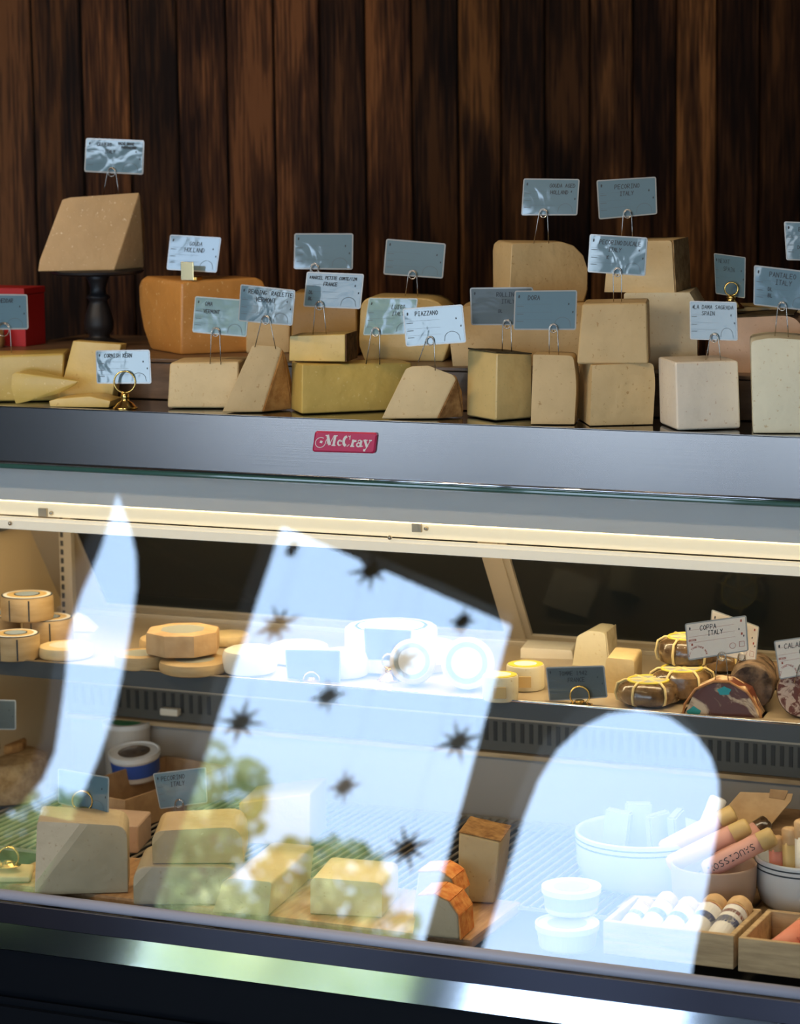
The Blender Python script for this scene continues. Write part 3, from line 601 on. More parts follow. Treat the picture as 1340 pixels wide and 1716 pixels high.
def sign(label, quad, Y, lines, legs=None, loop=None, yawd=0, lean=6, mat=None, holder='wire', group=None, clip=None, white=False, cat='price sign', Zbase=None, loopr=7, extra=None):
    """quad: TL,TR,BR,BL pixels; the card stands in a plane through depth Y under its middle"""
    a, l = math.radians(yawd), math.radians(lean)
    n = Vector((math.sin(a)*math.cos(l), -math.cos(a)*math.cos(l), math.sin(l)))
    cx = sum(q[0] for q in quad)/4; by = max(q[1] for q in quad); p0 = atY(cx, by, Y)
    TL, TR, BR, BL = [hit(x, y, n, p0) for x, y in quad]
    base = p0.copy()
    if legs: base = hit((legs[0][0]+legs[1][0])/2, (legs[0][1]+legs[1][1])/2, (0, 1, 0), (0, Y-.002, 0))
    t = thing('price_sign', label, cat, base, group)
    U = (BR-BL); V = (TL-BL); asp = V.length/U.length
    def mp(u, v, o=0): return BL*(1-u)*(1-v)+BR*u*(1-v)+TL*(1-u)*v+TR*u*v+n*o
    def slab(u0, v0, u1, v1, o0, o1, r):
        bm = bmesh.new(); pts = []
        for (cu, cv, a0) in ((u0+r, v0+r/asp, 180), (u1-r, v0+r/asp, 270), (u1-r, v1-r/asp, 0), (u0+r, v1-r/asp, 90)):
            for k in range(4): an = math.radians(a0+30*k); pts.append((cu+r*math.cos(an), cv+r/asp*math.sin(an)))
        A = [bm.verts.new(mp(u, v, o0)) for u, v in pts]; B = [bm.verts.new(mp(u, v, o1)) for u, v in pts]
        bm.faces.new(A[::-1]); bm.faces.new(B); m = len(pts)
        for k in range(m): bm.faces.new((A[k], A[(k+1) % m], B[(k+1) % m], B[k]))
        bmesh.ops.recalc_face_normals(bm, faces=bm.faces[:])
        return bm
    mesh_obj('laminate_sleeve', slab(0, 0, 1, 1, -.0006, .0004, .035), M_sleeve, t)
    mesh_obj('card', slab(.022, .022/asp, .978, 1-.022/asp, .0004, .0007, .015), mat or (M_cardw if white else M_card), t)
    bm = bmesh.new(); ribbons(bm, sign_marks(lines, asp), lambda u, v: mp(u, v, .0010), asp); mesh_obj('handwriting', bm, M_ink, t)
    bm = bmesh.new(); ribbons(bm, (extra or faint_marks(asp)), lambda u, v: mp(u, v, .00095), asp); mesh_obj('printed_marks', bm, M_rust if extra else M_faint, t)
    if holder == 'wire' and legs:
        lx, ly = loop; pl = lambda x, y, o: hit(x, y, n, p0+n*o)
        L0 = hit(legs[0][0], legs[0][1]+5, (0, 1, 0), (0, Y-.002, 0)); R0_ = hit(legs[1][0], legs[1][1]+5, (0, 1, 0), (0, Y-.002, 0))
        pts = [L0, (L0*.5+pl(lx-loopr, ly+2, .003)*.5)]+[pl(lx+loopr*math.cos(math.radians(an)), ly-loopr*1.05*math.sin(math.radians(an)), .003) for an in range(180, -1, -20)]+[(R0_*.5+pl(lx+loopr, ly+2, .003)*.5), R0_]
        bm = bmesh.new(); tube(bm, pts, .0008, 6)
        tube(bm, [pl(lx+loopr*.85*math.cos(math.radians(an)), ly+1-loopr*.95*math.sin(math.radians(an)), .0042) for an in range(0, 360, 24)], .0008, 6, closed=True)
        tube(bm, [pl(lx, ly-loopr, .003), pl(lx, ly-loopr, -.002), pl(lx, ly+loopr, -.002), pl(lx, ly+loopr, .003)], .0008, 5)
        mesh_obj('wire_pick', bm, M_wire, t, smooth=True)
    if holder == 'ring':
        ring_holder(t, loop, loopr, Y-.004-.012*abs(math.sin(a))*2-max(0, -lean)*.0013, Zbase, n)
    return t
def ring_holder(t, loop, r, Y, Zb, n=None):
    c = atY(loop[0], loop[1], Y); rm = r/ppm(c); a = math.radians(20)
    u = Vector((math.cos(a), math.sin(a), 0))
    bm = bmesh.new()
    for off in (-.0018, .0018):
        w = Vector((-math.sin(a), math.cos(a), 0))*off
        tube(bm, [c+w+(u*math.cos(k*math.pi/12)+Vector((0, 0, 1))*math.sin(k*math.pi/12))*rm for k in range(24)], .0013, 8, closed=True)
    mesh_obj('brass_ring', bm, M_brass, t, smooth=True)
    z1 = c.z-rm; h = max(.008, z1-Zb)
    bm = bmesh.new(); k = min(1.0, h/.022)
    lathe(bm, [(.0, 0), (.021, 0), (.021, .0025*k), (.0185, .004*k), (.0135, .010*k), (.0075, .013*k), (.0065, .017*k), (.008, .019*k), (.006, h), (0, h+.001)], (c.x, c.y, Zb), 28)
    mesh_obj('brass_base', bm, M_brass, t, smooth=True)

# ------------------------------------------------------------------ cheese blocks
def fillet(pts, rad):
    out = []; n = len(pts)
    for i, p in enumerate(pts):
        r = rad[i] if isinstance(rad, (list, tuple)) else rad
        p = Vector(p); a = Vector(pts[i-1]); b = Vector(pts[(i+1) % n])
        if r <= 0: out.append(tuple(p)); continue
        d1 = (a-p); d2 = (b-p); r1 = min(r, d1.length*.45); r2 = min(r, d2.length*.45); s = p+d1.normalized()*r1; e = p+d2.normalized()*r2
        for k in range(6):
            t = k/5; out.append(tuple(s*(1-t)**2+p*2*t*(1-t)+e*t*t))
    return out
def block(label, face, ax, Y, Z, side=25, depth=.12, mat='cream', rindmat=None, rind=None, rad=0, bev=.005, group=None, snap=.014, name='cheese_block', taper=1.0, rot=None, shift=(0, 0), cat='cheese', backmat=None, backscale_z=1.0, wob=.0012):
    """face: pixel polygon of the near face (TL,TR,BR,BL order), on an upright plane through the support point at pixel x=ax;
    side>0 shows the right flank this many pixels wide, side<0 the left flank. rind: indices of polygon edges that carry rind"""
    A = atYZ(ax, Y, Z); s = ppm(A); v = vang(A)
    phi = math.radians(rot) if rot is not None else v-math.asin(max(-.95, min(.95, side/(depth*s))))
    n = Vector((math.sin(phi), -math.cos(phi), 0)); back = -n*depth
    fa = fillet(face, rad) if rad else [tuple(p) for p in face]
    P = [hit(x, y, n, A) for x, y in fa]
    zmin = min(p.z for p in P)
    for p in P:
        if p.z < Z+min(snap, .35*(max(q.z for q in P)-Z)): p.z = Z
    cen = sum(P, Vector())/len(P); B = []
    u = Vector((math.cos(phi), math.sin(phi), 0))
    for p in P:
        q = p+back; d = (p-cen); q = cen+back+u*(d.dot(u)*taper)+Vector((0, 0, (p.z-Z)*backscale_z+Z-cen.z))+u*shift[0]; B.append(q)
    org = Vector((cen.x, cen.y, Z))
    bm = bmesh.new(); f = [bm.verts.new(p) for p in P]; b = [bm.verts.new(p) for p in B]; m = len(P)
    bm.faces.new(f); bm.faces.new(b[::-1])
    for k in range(m): bm.faces.new((f[k], b[k], b[(k+1) % m], f[(k+1) % m]))
    bmesh.ops.recalc_face_normals(bm, faces=bm.faces[:])
    if bev: bmesh.ops.bevel(bm, geom=bm.edges[:], offset=bev, segments=3, affect='EDGES', profile=.6, clamp_overlap=True)
    o = mesh_obj(name, bm, M_paste[mat] if isinstance(mat, str) else mat, None, origin=org); autosmooth(o, 35)
    tag(o, label, cat, group)
    if rind:
        # rind: a thin shell over the chosen flanks, in the original corner numbering
        P0 = [hit(x, y, n, A) for x, y in face]
        for p in P0:
            if p.z < Z+min(snap, .35*(max(q.z for q in P0)-Z)): p.z = Z
        for e in rind:
            bm = bmesh.new(); p, q = P0[e], P0[(e+1) % len(P0)]; ed = (q-p); out = ed.cross(back).normalized()
            if (out.dot((p+q)/2-cen)) < 0: out = -out
            if (p-cen).length < 1e-6: continue
            th = .0022
            def bk(pp): 
                d = pp-cen; return cen+back+u*(d.dot(u)*taper)+Vector((0, 0, (pp.z-Z)*backscale_z+Z-cen.z))+u*shift[0]
            N_ = 5; rows = []
            for i in range(N_+1):
                row = []
                for j in range(4):
                    a_ = p.lerp(q, i/N_); b_ = bk(p).lerp(bk(q), i/N_); w = a_.lerp(b_, .02+.96*j/3); row.append(w)
                rows.append(row)
            o0 = [[bm.verts.new(w+out*(th*.1)) for w in row] for row in rows]; o1 = [[bm.verts.new(w+out*(th+random.uniform(-.0006, .0006))) for w in row] for row in rows]
            for i in range(N_):
                for j in range(3):
                    bm.faces.new((o1[i][j], o1[i+1][j], o1[i+1][j+1], o1[i][j+1])); bm.faces.new((o0[i][j], o0[i][j+1], o0[i+1][j+1], o0[i+1][j]))
            for i in range(N_): bm.faces.new((o0[i][0], o0[i+1][0], o1[i+1][0], o1[i][0])); bm.faces.new((o0[i][3], o1[i][3], o1[i+1][3], o0[i+1][3]))
            for j in range(3): bm.faces.new((o0[0][j], o1[0][j], o1[0][j+1], o0[0][j+1])); bm.faces.new((o0[N_][j], o0[N_][j+1], o1[N_][j+1], o1[N_][j]))
            bmesh.ops.recalc_face_normals(bm, faces=bm.faces[:])
            for vv in bm.verts: vv.co.z = max(vv.co.z, Z)
            mesh_obj('rind', bm, M_rind[rindmat or 'brown'], o)
    return o
def hull(label, face, ax, Y, Z, extra, mat='cream', rot=24, rad=0, rindmat=None, rinddir=None, bev=.004, name='cheese_wedge', cat='cheese', group=None, snap=.014, rcos=.55):
    """convex cut of cheese: near face on an upright plane, further corners (x px, y px, depth Y) behind it"""
    A = atYZ(ax, Y, Z); phi = math.radians(rot); n = Vector((math.sin(phi), -math.cos(phi), 0))
    P = [hit(x, y, n, A) for x, y in (fillet(face, rad) if rad else face)]+[atY(x, y, yy) for x, y, yy in extra]
    sn = min(snap, .35*(max(p.z for p in P)-Z))
    for p in P:
        if p.z < Z+sn: p.z = Z
    c = sum(P, Vector())/len(P); org = Vector((c.x, c.y, Z))
    bm = bmesh.new(); [bm.verts.new(p) for p in P]
    r = bmesh.ops.convex_hull(bm, input=bm.verts[:]); bmesh.ops.delete(bm, geom=[g for g in set(r['geom_interior']+r['geom_unused']) if isinstance(g, bmesh.types.BMVert)], context='VERTS')
    bmesh.ops.dissolve_limit(bm, angle_limit=.10, verts=bm.verts[:], edges=bm.edges[:]); bmesh.ops.recalc_face_normals(bm, faces=bm.faces[:])
    rb = None
    if rinddir is not None:
        d = Vector(rinddir).normalized(); rb = bmesh.new()
        for f in bm.faces:
            if f.normal.dot(d) > rcos:
                m = f.calc_center_median(); q = [m+(v.co-m)*.97 for v in f.verts]
                a = [rb.verts.new(x-f.normal*.001) for x in q]; b = [rb.verts.new(x+f.normal*.0022) for x in q]; rb.faces.new(a[::-1]); rb.faces.new(b)
                for k in range(len(q)): rb.faces.new((a[k], a[(k+1) % len(q)], b[(k+1) % len(q)], b[k]))
        bmesh.ops.recalc_face_normals(rb, faces=rb.faces[:]); bmesh.ops.bevel(rb, geom=rb.edges[:], offset=.0012, segments=2, affect='EDGES', clamp_overlap=True)
        for v in rb.verts: v.co.z = max(v.co.z, Z)
    bmesh.ops.bevel(bm, geom=[e for e in bm.edges if e.calc_face_angle(0) > .35], offset=bev, segments=3, affect='EDGES', profile=.6, clamp_overlap=True)
    o = mesh_obj(name, bm, M_paste[mat], None, origin=org); autosmooth(o, 35); tag(o, label, cat, group)
    if rb: mesh_obj('rind', rb, M_rind[rindmat], o)
    return o
# ------------------------------------------------------------------ on the counter
RZ = 1.271
rs = thing('riser', 'long low brown wooden riser behind the front cheeses on the counter', 'riser', (0, .2, CZ))
mesh_obj('riser_box', boxbm(-.93, 1.0, .19, .60, CZ, RZ-.008, bev=.001), M_riser, rs); mesh_obj('top_board', boxbm(-.935, 1.005, .186, .605, RZ-.0065, RZ, bev=.0015), M_riser, rs)
G1 = 'cheeses on the counter'
def zt(x, y, Y): return atY(x, y, Y).z
# black turned stand with the tall wedge
sp = atYZ(167, .36, RZ); zs = zt(167, 451, .36)
st = thing('cake_stand', 'black turned wooden stand carrying the tall wedge of hard cheese', 'cake stand', (sp.x, sp.y, RZ))
k = 1/ppm(sp); H = zs-RZ
bm = bmesh.new(); lathe(bm, [(0, 0), (.048, 0), (.048, .006), (.034, .012), (.020, .018), (.018, .022), (24*k, .032), (25*k, .045), (22*k, .06), (16*k, H*.56), (15*k, H*.60), (20*k, H*.635), (20*k, H*.655), (14*k, H*.68), (13*k, H*.76), (17*k, H*.86), (22*k, H-.009), (0, H-.009)], sp, 36)
mesh_obj('turned_stem', bm, M_blackm, st, smooth=True)
bm = bmesh.new(); lathe(bm, [(0, H-.009), (70*k, H-.009), (76*k, H-.006), (77*k, H-.002), (74*k, H), (0, H)], sp, 48)
autosmooth(mesh_obj('round_plate', bm, M_blackm, st))
hull('tall slanted wedge of hard straw cheese on the black stand', [(104, 334), (118, 330), (234, 322), (191, 446), (63, 447), (66, 436)], 140, sp.y-.055, zs, [(240, 352, sp.y+.03), (243, 385, sp.y+.05), (241, 441, sp.y+.05), (120, 440, sp.y+.05)], mat='parm', rot=27, bev=.0025)
hull('big amber cheese block with rounded corners under the gold clip', [(303, 472), (430, 465), (441, 470), (446, 482), (446, 575), (438, 588), (400, 592), (303, 594)], 304, .26, RZ, [(246, 462, .36), (236, 468, .36), (232, 480, .36), (233, 510, .36), (240, 550, .35), (252, 578, .34), (262, 586, .33), (400, 462, .40), (440, 560, .40), (255, 470, .38)], mat='orange', rot=42, bev=.005, name='cheese_block')
block('brown-yellow block behind the comte sign', [(490, 490), (598, 492), (598, 606), (486, 606)], 540, .30, RZ, side=12, depth=.10, mat='brown', bev=.0055)
block('small block behind the raclette sign', [(412, 500), (486, 500), (486, 600), (412, 600)], 450, .33, RZ, side=8, depth=.09, mat='tan', bev=.0055)
block('wide rounded half wheel behind the tilted small signs', [(604, 497), (750, 500), (757, 600), (600, 600)], 680, .26, RZ, side=18, depth=.10, mat='green', rad=[24, 44, 40, 30], bev=.004)
block('long pale loaf of cheese behind the pink glinting sign', [(756, 512), (986, 512), (986, 628), (752, 602)], 870, .24, RZ, side=8, depth=.14, mat='tan', rad=[40, 10, 8, 36], bev=.004, snap=.03)
z11 = zt(870, 512, .24)
hull('rounded cheese block on top of the long loaf, left peak of the pile', [(857, 408), (940, 405), (962, 412), (978, 428), (985, 450), (985, 482), (978, 500), (852, 506)], 856, .25, z11, [(835, 402, .33), (827, 408, .33), (825, 420, .33), (826, 500, .33), (930, 403, .36), (980, 470, .36), (980, 500, .36)], mat='tan', rot=46, bev=.003, name='cheese_block')
block('pale block with ridged brown rind edge behind the stacked blocks', [(1045, 491), (1155, 490), (1168, 512), (1168, 650), (1045, 645)], 1100, .25, RZ, side=14, depth=.13, mat='pale', rindmat='dark', rind=[2], rad=[4, 0, 0, 0, 0], bev=.0055)
z18 = zt(1100, 491, .25)
block('pale wedge with brown rind on top of the pile, right peak', [(1020, 405), (1125, 403), (1130, 489), (1012, 490)], 1070, .255, z18, side=28, depth=.12, mat='cream', rindmat='tan', rind=[1], rad=[4, 6, 0, 0], bev=.0055, name='cheese_wedge')
block('rose-beige half wheel with dark top rind at the right', [(1190, 535), (1330, 528), (1352, 560), (1360, 655), (1185, 650)], 1260, .24, RZ, side=10, depth=.12, mat='pink', rindmat='black', rind=[0], rad=[6, 26, 20, 4, 4], bev=.0055)
block('dull yellow block behind the rose-beige half wheel', [(1195, 515), (1345, 515), (1345, 640), (1195, 640)], 1270, .40, RZ, side=5, depth=.10, mat='green', rad=10)
# front row
block('yellow wedge lying at the left end of the counter', [(-40, 597), (108, 592), (104, 674), (-40, 674)], 40, .085, CZ, side=12, depth=.10, mat='gold', bev=.0055)
block('thick slab of yellow cheese leaning behind the small wedges', [(122, 571), (203, 577), (186, 660), (96, 660)], 150, .11, CZ, side=10, depth=.025, mat='butter', bev=.002, snap=.02)
hull('small film-wrapped wedge resting by the left yellow block', [(20, 628), (26, 624), (118, 651), (96, 661), (26, 676), (18, 650)], 40, .035, CZ, [(52, 618, .065), (136, 639, .065), (60, 660, .065)], mat='gold', rot=20, bev=.002, snap=.004)
block('thin flat film-wrapped wedge lying by the brass ring sign', [(96, 668), (150, 664), (185, 672), (182, 683), (84, 683), (82, 672)], 130, .03, CZ, side=20, depth=.06, mat='butter', bev=.0015, name='cheese_wedge')
block('pale yellow block at the front, left of the narrow wedge', [(284, 608), (400, 606), (400, 690), (280, 686)], 300, .07, CZ, side=22, depth=.10, mat='cream', bev=.0055)
hull('narrow tan wedge standing under the raclette sign', [(421, 580), (428, 577), (466, 580), (472, 584), (438, 694), (371, 692)], 405, .045, CZ, [(479, 604, .09), (487, 640, .115), (488, 682, .115), (420, 680, .12), (440, 590, .09)], mat='tan', rot=22, bev=.0025, rindmat='amber', rinddir=(1, .1, .1))
block('large yellow block in the middle of the front row', [(506, 611), (690, 608), (690, 699), (505, 698)], 520, .062, CZ, side=-18, depth=.075, mat='gold', bev=.004)
block('small yellow slab with dark rind on top of the large yellow block', [(485, 563), (578, 560), (578, 606), (484, 606)], 530, .085, zt(600, 610, .062), side=20, depth=.07, mat='butter', rindmat='dark', rind=[1], bev=.002)
hull('cream wedge with grainy brown rind in the middle of the front row', [(679, 618), (690, 613), (718, 612), (758, 627), (764, 634), (731, 706), (638, 702), (640, 694)], 690, .045, CZ, [(772, 655, .09), (775, 697, .10), (690, 690, .11), (700, 620, .07)], mat='cream', rot=20, bev=.003, rindmat='brown', rinddir=(1, .1, .1))
block('cheese with dark rind top and base, left of the narrow cream slab', [(832, 592), (892, 594), (892, 700), (830, 701)], 836, .065, CZ, side=-50, depth=.09, mat='green', rindmat='black', rind=[0, 2], rad=[0, 0, 0, 0], bev=.005)
block('narrow upright cream slab in front of the loaf', [(893, 594), (960, 596), (966, 640), (962, 711), (889, 713)], 925, .045, CZ, side=6, depth=.06, mat='tan', bev=.004, rad=[2, 8, 30, 0, 0])
block('tan block at the base of the two-block stack', [(992, 612), (1094, 608), (1098, 640), (1093, 708), (988, 711)], 1030, .065, CZ, side=-22, depth=.11, mat='tan', rad=[2, 8, 20, 6, 2], bev=.0055)
z16 = zt(1040, 611, .065)
block('square tan block on top of the two-block stack', [(975, 509), (1084, 507), (1086, 608), (966, 610)], 1030, .068, z16, side=5, depth=.10, mat='tan', bev=.0055, snap=.02)
block('white crumbly block under the blue sign, right of the stack', [(1131, 607), (1237, 604), (1241, 718), (1134, 718)], 1190, .055, CZ, side=-31, depth=.10, mat='white', bev=.0055)
block('large ivory block at the right end of the front row', [(1258, 572), (1290, 566), (1420, 575), (1420, 740), (1262, 728)], 1300, .045, CZ, side=-4, depth=.12, mat='ivory', rad=[8, 20, 0, 0, 4], bev=.0055, snap=.02)
rb = atYZ(15, .33, RZ)
bx = thing('red_box', 'upright red box behind the left end of the counter', 'box', (rb.x, .33, RZ))
wr = 46/ppm(rb); hr = zt(30, 483, .33)-RZ
mesh_obj('box_body', boxbm(rb.x-wr*1.5, rb.x+wr*.72, .33, .40, RZ, RZ+hr-.012, bev=.001), M_red, bx); mesh_obj('box_lid', boxbm(rb.x-wr*1.53, rb.x+wr*.74, .328, .402, RZ+hr-.0115, RZ+hr, bev=.001), M_red, bx)
rl = atYZ(-6, .30, RZ); bm = bmesh.new(); lathe(bm, [(0, 0), (.014, 0), (.016, .01), (.015, .03), (.010, .045), (0, .047)], rl, 20)
tag(mesh_obj('bottle_stub', bm, M_rind['brown'], None, smooth=True, origin=rl), 'rounded brown piece in front of the red box at the left edge', 'cheese')

# ------------------------------------------------------------------ price signs on the counter
sign('sign on wire pick over the wedge on the black stand', [(144, 231), (242, 235), (240, 293), (141, 288)], sp.y-.01, [('CRAVERO', .20, .78, .10), ('ITALY', .34, .58, .10), ('VACHE ROSSE', .56, .84, .07), ('PARMIGIANO', .62, .73, .07)], [(172, 326), (200, 326)], (187, 288), lean=3)
sign('sign held by a gold clip on the amber block', [(285, 393), (371, 398), (363, 457), (279, 452)], .30, [('GOUDA', .40, .72, .11), ('HOLLAND', .32, .54, .12)], None, holder='none', lean=11, yawd=6)
t = sign('gold-clipped', [(302, 400), (303, 400), (303, 401), (302, 401)], .3, [], None, holder='none') if False else None
c0 = atY(314, 468, .275)
gc = thing('gold_clip', 'square gold clip standing on the amber block', 'clip', (c0.x, c0.y, c0.z))
w = 12/ppm(c0); h = 29/ppm(c0)
mesh_obj('clip_front', boxbm(c0.x-w, c0.x+w, .274, .277, c0.z-.002, c0.z+h, bev=.0008), pm('pale_gold', (.9, .74, .42), .2, metal=1), gc); mesh_obj('clip_foot', boxbm(c0.x-w, c0.x+w*1.3, .277, .30, c0.z-.002, c0.z+.004, bev=.0008), M_brass, gc)
sign('glinting sign on wire pick in front of the amber block', [(327, 496), (418, 503), (413, 565), (322, 557)], .085, [('OMA', .20, .76, .11), ('VERMONT', .18, .56, .10)], [(352, 605), (370, 606)], (361, 556), lean=9, yawd=2)
sign('raclette sign on wire pick over the narrow tan wedge', [(403, 476), (495, 486), (490, 546), (399, 538)], .05, [('READING', .16, .78, .11), ('RACLETTE', .58, .78, .11), ('VERMONT', .30, .58, .12)], [(427, 577), (462, 580)], (445, 536), lean=2, yawd=-1)
sign('mirror-bright sign in the back row, above the comte sign', [(493, 391), (592, 391), (591, 452), (492, 451)], .31, [], [(518, 492), (534, 492)], (527, 449), lean=11, yawd=9)
sign('comte sign with dense handwriting on the middle wire pick', [(514, 455), (610, 459), (604, 518), (508, 514)], .10, [('MARCEL PETITE COMTE/12M', .10, .80, .085), ('FRANCE', .32, .62, .10), ('DL', .08, .38, .09), ('BL', .08, .2, .09)], [(524, 558), (547, 560)], (535, 512), lean=0)
sign('bright shining sign above the wide half wheel', [(647, 400), (747, 408), (742, 467), (642, 460)], .30, [], [(678, 496), (700, 496)], (691, 460), lean=12, yawd=5)
sign('sky-blue sign under the bright shining one', [(618, 499), (700, 500), (693, 560), (608, 562)], .075, [('LUIGI', .50, .70, .11), ('ITALY', .52, .52, .10)], [(613, 605), (636, 606)], (629, 556), lean=10, yawd=1, mat=M_card)
sign('slightly rotated sign over the cream wedge with brown rind', [(674, 517), (775, 510), (781, 574), (680, 581)], .055, [('PIAZZANO', .20, .78, .11)], [(696, 614), (729, 616)], (720, 571), lean=4, yawd=8)
sign('slate sign with pink glints, left of the shiny overlapping one', [(787, 482), (893, 481), (893, 545), (789, 545)], .10, [('ROLLINO', .42, .76, .11), ('ITALY', .50, .58, .10), ('DL', .45, .34, .08)], [(841, 592), (857, 592)], (849, 543), lean=-4, yawd=10, mat=M_carddk)
sign('pale shiny sign overlapping the slate sign', [(862, 487), (967, 486), (965, 553), (860, 553)], .055, [('DORA', .22, .76, .11)], [(920, 595), (936, 595)], (927, 550), lean=7, yawd=12)
sign('left of the two topmost signs on the pile', [(877, 299), (971, 300), (967, 361), (873, 361)], .28, [('GOUDA AGED', .48, .76, .10), ('HOLLAND', .50, .58, .10)], [(894, 403), (919, 403)], (910, 357), lean=10, yawd=4)
sign('greenish sign, right of the two topmost signs on the pile', [(999, 302), (1099, 296), (1101, 359), (1003, 368)], .29, [('PECORINO', .30, .74, .11), ('ITALY', .38, .56, .10)], [(1040, 404), (1060, 404)], (1051, 358), lean=9, yawd=12)
sign('pecorino sign on the two-block stack', [(988, 392), (1085, 398), (1081, 463), (984, 456)], .10, [('PECORINO', .18, .76, .11), ('DUCALE', .60, .76, .11), ('ITALY', .34, .58, .10), ('K', .32, .38, .09)], [(1028, 508), (1041, 509)], (1034, 456), lean=3, yawd=3)
sign('sign turned sideways in a brass ring at the right', [(1196, 424), (1249, 431), (1248, 500), (1199, 492)], .30, [('NEVAT', .15, .78, .10), ('SPAIN', .30, .6, .10)], None, (1225, 484), holder='ring', yawd=-26, lean=2, Zbase=zt(1225, 516, .30), loopr=11)
sign('blue sign on wire pick over the white crumbly block', [(1155, 504), (1234, 506), (1236, 571), (1156, 569)], .075, [('LA DAMA SAGRADA', .10, .80, .10), ('SPAIN', .26, .64, .10)], [(1181, 604), (1208, 606)], (1196, 566), lean=-1, yawd=-2)
sign('pantaleo sign on wire pick at the right edge, lower one', [(1263, 444), (1365, 456), (1363, 522), (1262, 511)], .085, [('PANTALEO', .26, .76, .12), ('ITALY', .36, .58, .12), ('DL', .24, .40, .09), ('BL', .24, .24, .09)], [(1297, 566), (1321, 568)], (1310, 513), lean=-3)
sign('cut-off sign at the right edge, upper one', [(1313, 371), (1410, 374), (1410, 438), (1317, 436)], .30, [('BUTTER', .25, .76, .10), ('DL', .22, .3, .09)], [(1350, 520), (1370, 520)], (1360, 434), lean=-2)
sign('cheddar sign at the left edge before the red box', [(-52, 492), (46, 493), (48, 552), (-52, 553)], .12, [('CHEDDAR', .48, .76, .11)], [(-8, 595), (20, 597)], (6, 552), lean=0, yawd=-2, loopr=11)
sign('flat sign in a brass ring holder low on the left counter', [(160, 587), (251, 586), (254, 643), (162, 643)], .040, [('CORNISH KERN', .16, .78, .11)], None, (209, 640), holder='ring', Zbase=CZ, lean=4, yawd=2, loopr=18)

# ------------------------------------------------------------------ round things
def disc(label, x, y, Zt, rpx, h, mat, name='round_cheese', topmat=None, lab=None, seg=44, bev=.004, cat='cheese', group=None, sides=None, tilt=None, labmats=None):
    """wheel whose top face centre projects to (x, y) at height Zt"""
    c = atZ(x, y, Zt); r = rpx/ppm(c); n = sides or seg; b = min(bev, h*.4, r*.3)
    bm = bmesh.new(); prof = [(0, 0), (r-b, 0), (r-b*.3, b*.3), (r, b), (r, h-b), (r-b*.3, h-b*.3), (r-b, h), (0, h)]
    lathe(bm, prof, (c.x, c.y, Zt-h), n, mat_of=lambda i: 0)
    o = mesh_obj(name, bm, mat, None, origin=(c.x, c.y, Zt-h)); autosmooth(o, 28 if sides else 40); tag(o, label, cat, group)
    if lab:
        for i, (rr, m, nm) in enumerate(lab):
            bm = bmesh.new(); lathe(bm, [(0, h+.0003+.0004*i), (r*rr, h+.0002+.0004*i), (r*rr, h-.0005), (0, h-.0005)], (c.x, c.y, Zt-h), n)
            mesh_obj(nm, bm, m, o)
    return o
# left stack of boxed round cheeses with printed lids
M_oval = pm('blue_grey_print', (.30, .38, .44), .5)
M_boxc = pm('poplar_box', (.55, .38, .18), .6); noise_color(M_boxc, (.46, .30, .13), (.60, .42, .21), 14, stretch=(1, 1, 6))
for lb, x, y, z, r in (('boxed round cheese at the front of the left stack', 26, 1061, .793, 40), ('boxed round cheese behind the front one, cut by the left edge', -6, 1028, .793, 40), ('boxed round cheese at the right of the left stack', 80, 1034, .793, 42), ('boxed round cheese on top of the left stack', 45, 996, .838, 44)):
    o = disc(lb, x, y, z, r, .044, M_boxc, 'boxed_cheese', lab=[(.97, M_ink, 'label_ring'), (.91, M_whitel, 'label_disc'), (.76, M_gold, 'label_band'), (.50, M_ink, 'label_outline'), (.44, M_oval, 'label_centre')], group='boxed round cheeses at the left of the shelf')
    c = Vector(o.location); rr = r/ppm(c); bm = bmesh.new()
    for a0 in (-100, -55):
        for da in (0,):
            a = math.radians(a0); p = Vector((c.x+math.cos(a)*(rr+.0003), c.y+math.sin(a)*(rr+.0003), 0)); u = Vector((-math.sin(a), math.cos(a), 0))*.0014
            bm.faces.new([bm.verts.new(q) for q in (p-u+Vector((0, 0, c.z+.002)), p+u+Vector((0, 0, c.z+.002)), p+u+Vector((0, 0, c.z+.040)), p-u+Vector((0, 0, c.z+.040)))])
    mesh_obj('side_mark', bm, M_ink, o)
disc('flat pale round cheese beside the boxed stack', 110, 1080, .770, 46, .022, M_paste['cream'], bev=.006, lab=[(.6, M_whitep, 'paper_label')])
block('white paper packet standing behind the flat round cheese', [(118, 1032), (137, 1040), (160, 1090), (112, 1090)], 130, .30, SZ, side=10, depth=.05, mat=M_whitep, name='paper_packet', snap=.05)
disc('low round cheese with grey label, left of the paper-wrapped ones', 236, 1094, .772, 44, .024, M_boxc, lab=[(.62, M_greyl, 'paper_label')])
disc('low round cheese with grey label under the paper-wrapped block', 326, 1104, .770, 60, .022, M_boxc, bev=.008, lab=[(.55, M_greyl, 'paper_label')])
disc('low round cheese behind, right of the paper-wrapped block', 385, 1060, .770, 34, .022, M_paste['cream'], bev=.008)
disc('low round cheese under the back of the paper-wrapped block', 285, 1066, .772, 52, .024, M_boxc, bev=.008)
disc('octagonal cheese wrapped in brown paper with a grey label', 306, 1054, .815, 64, .040, M_kraftl, 'paper_wrapped_cheese', sides=8, bev=.0055, lab=[(.60, M_greyl, 'paper_label')])
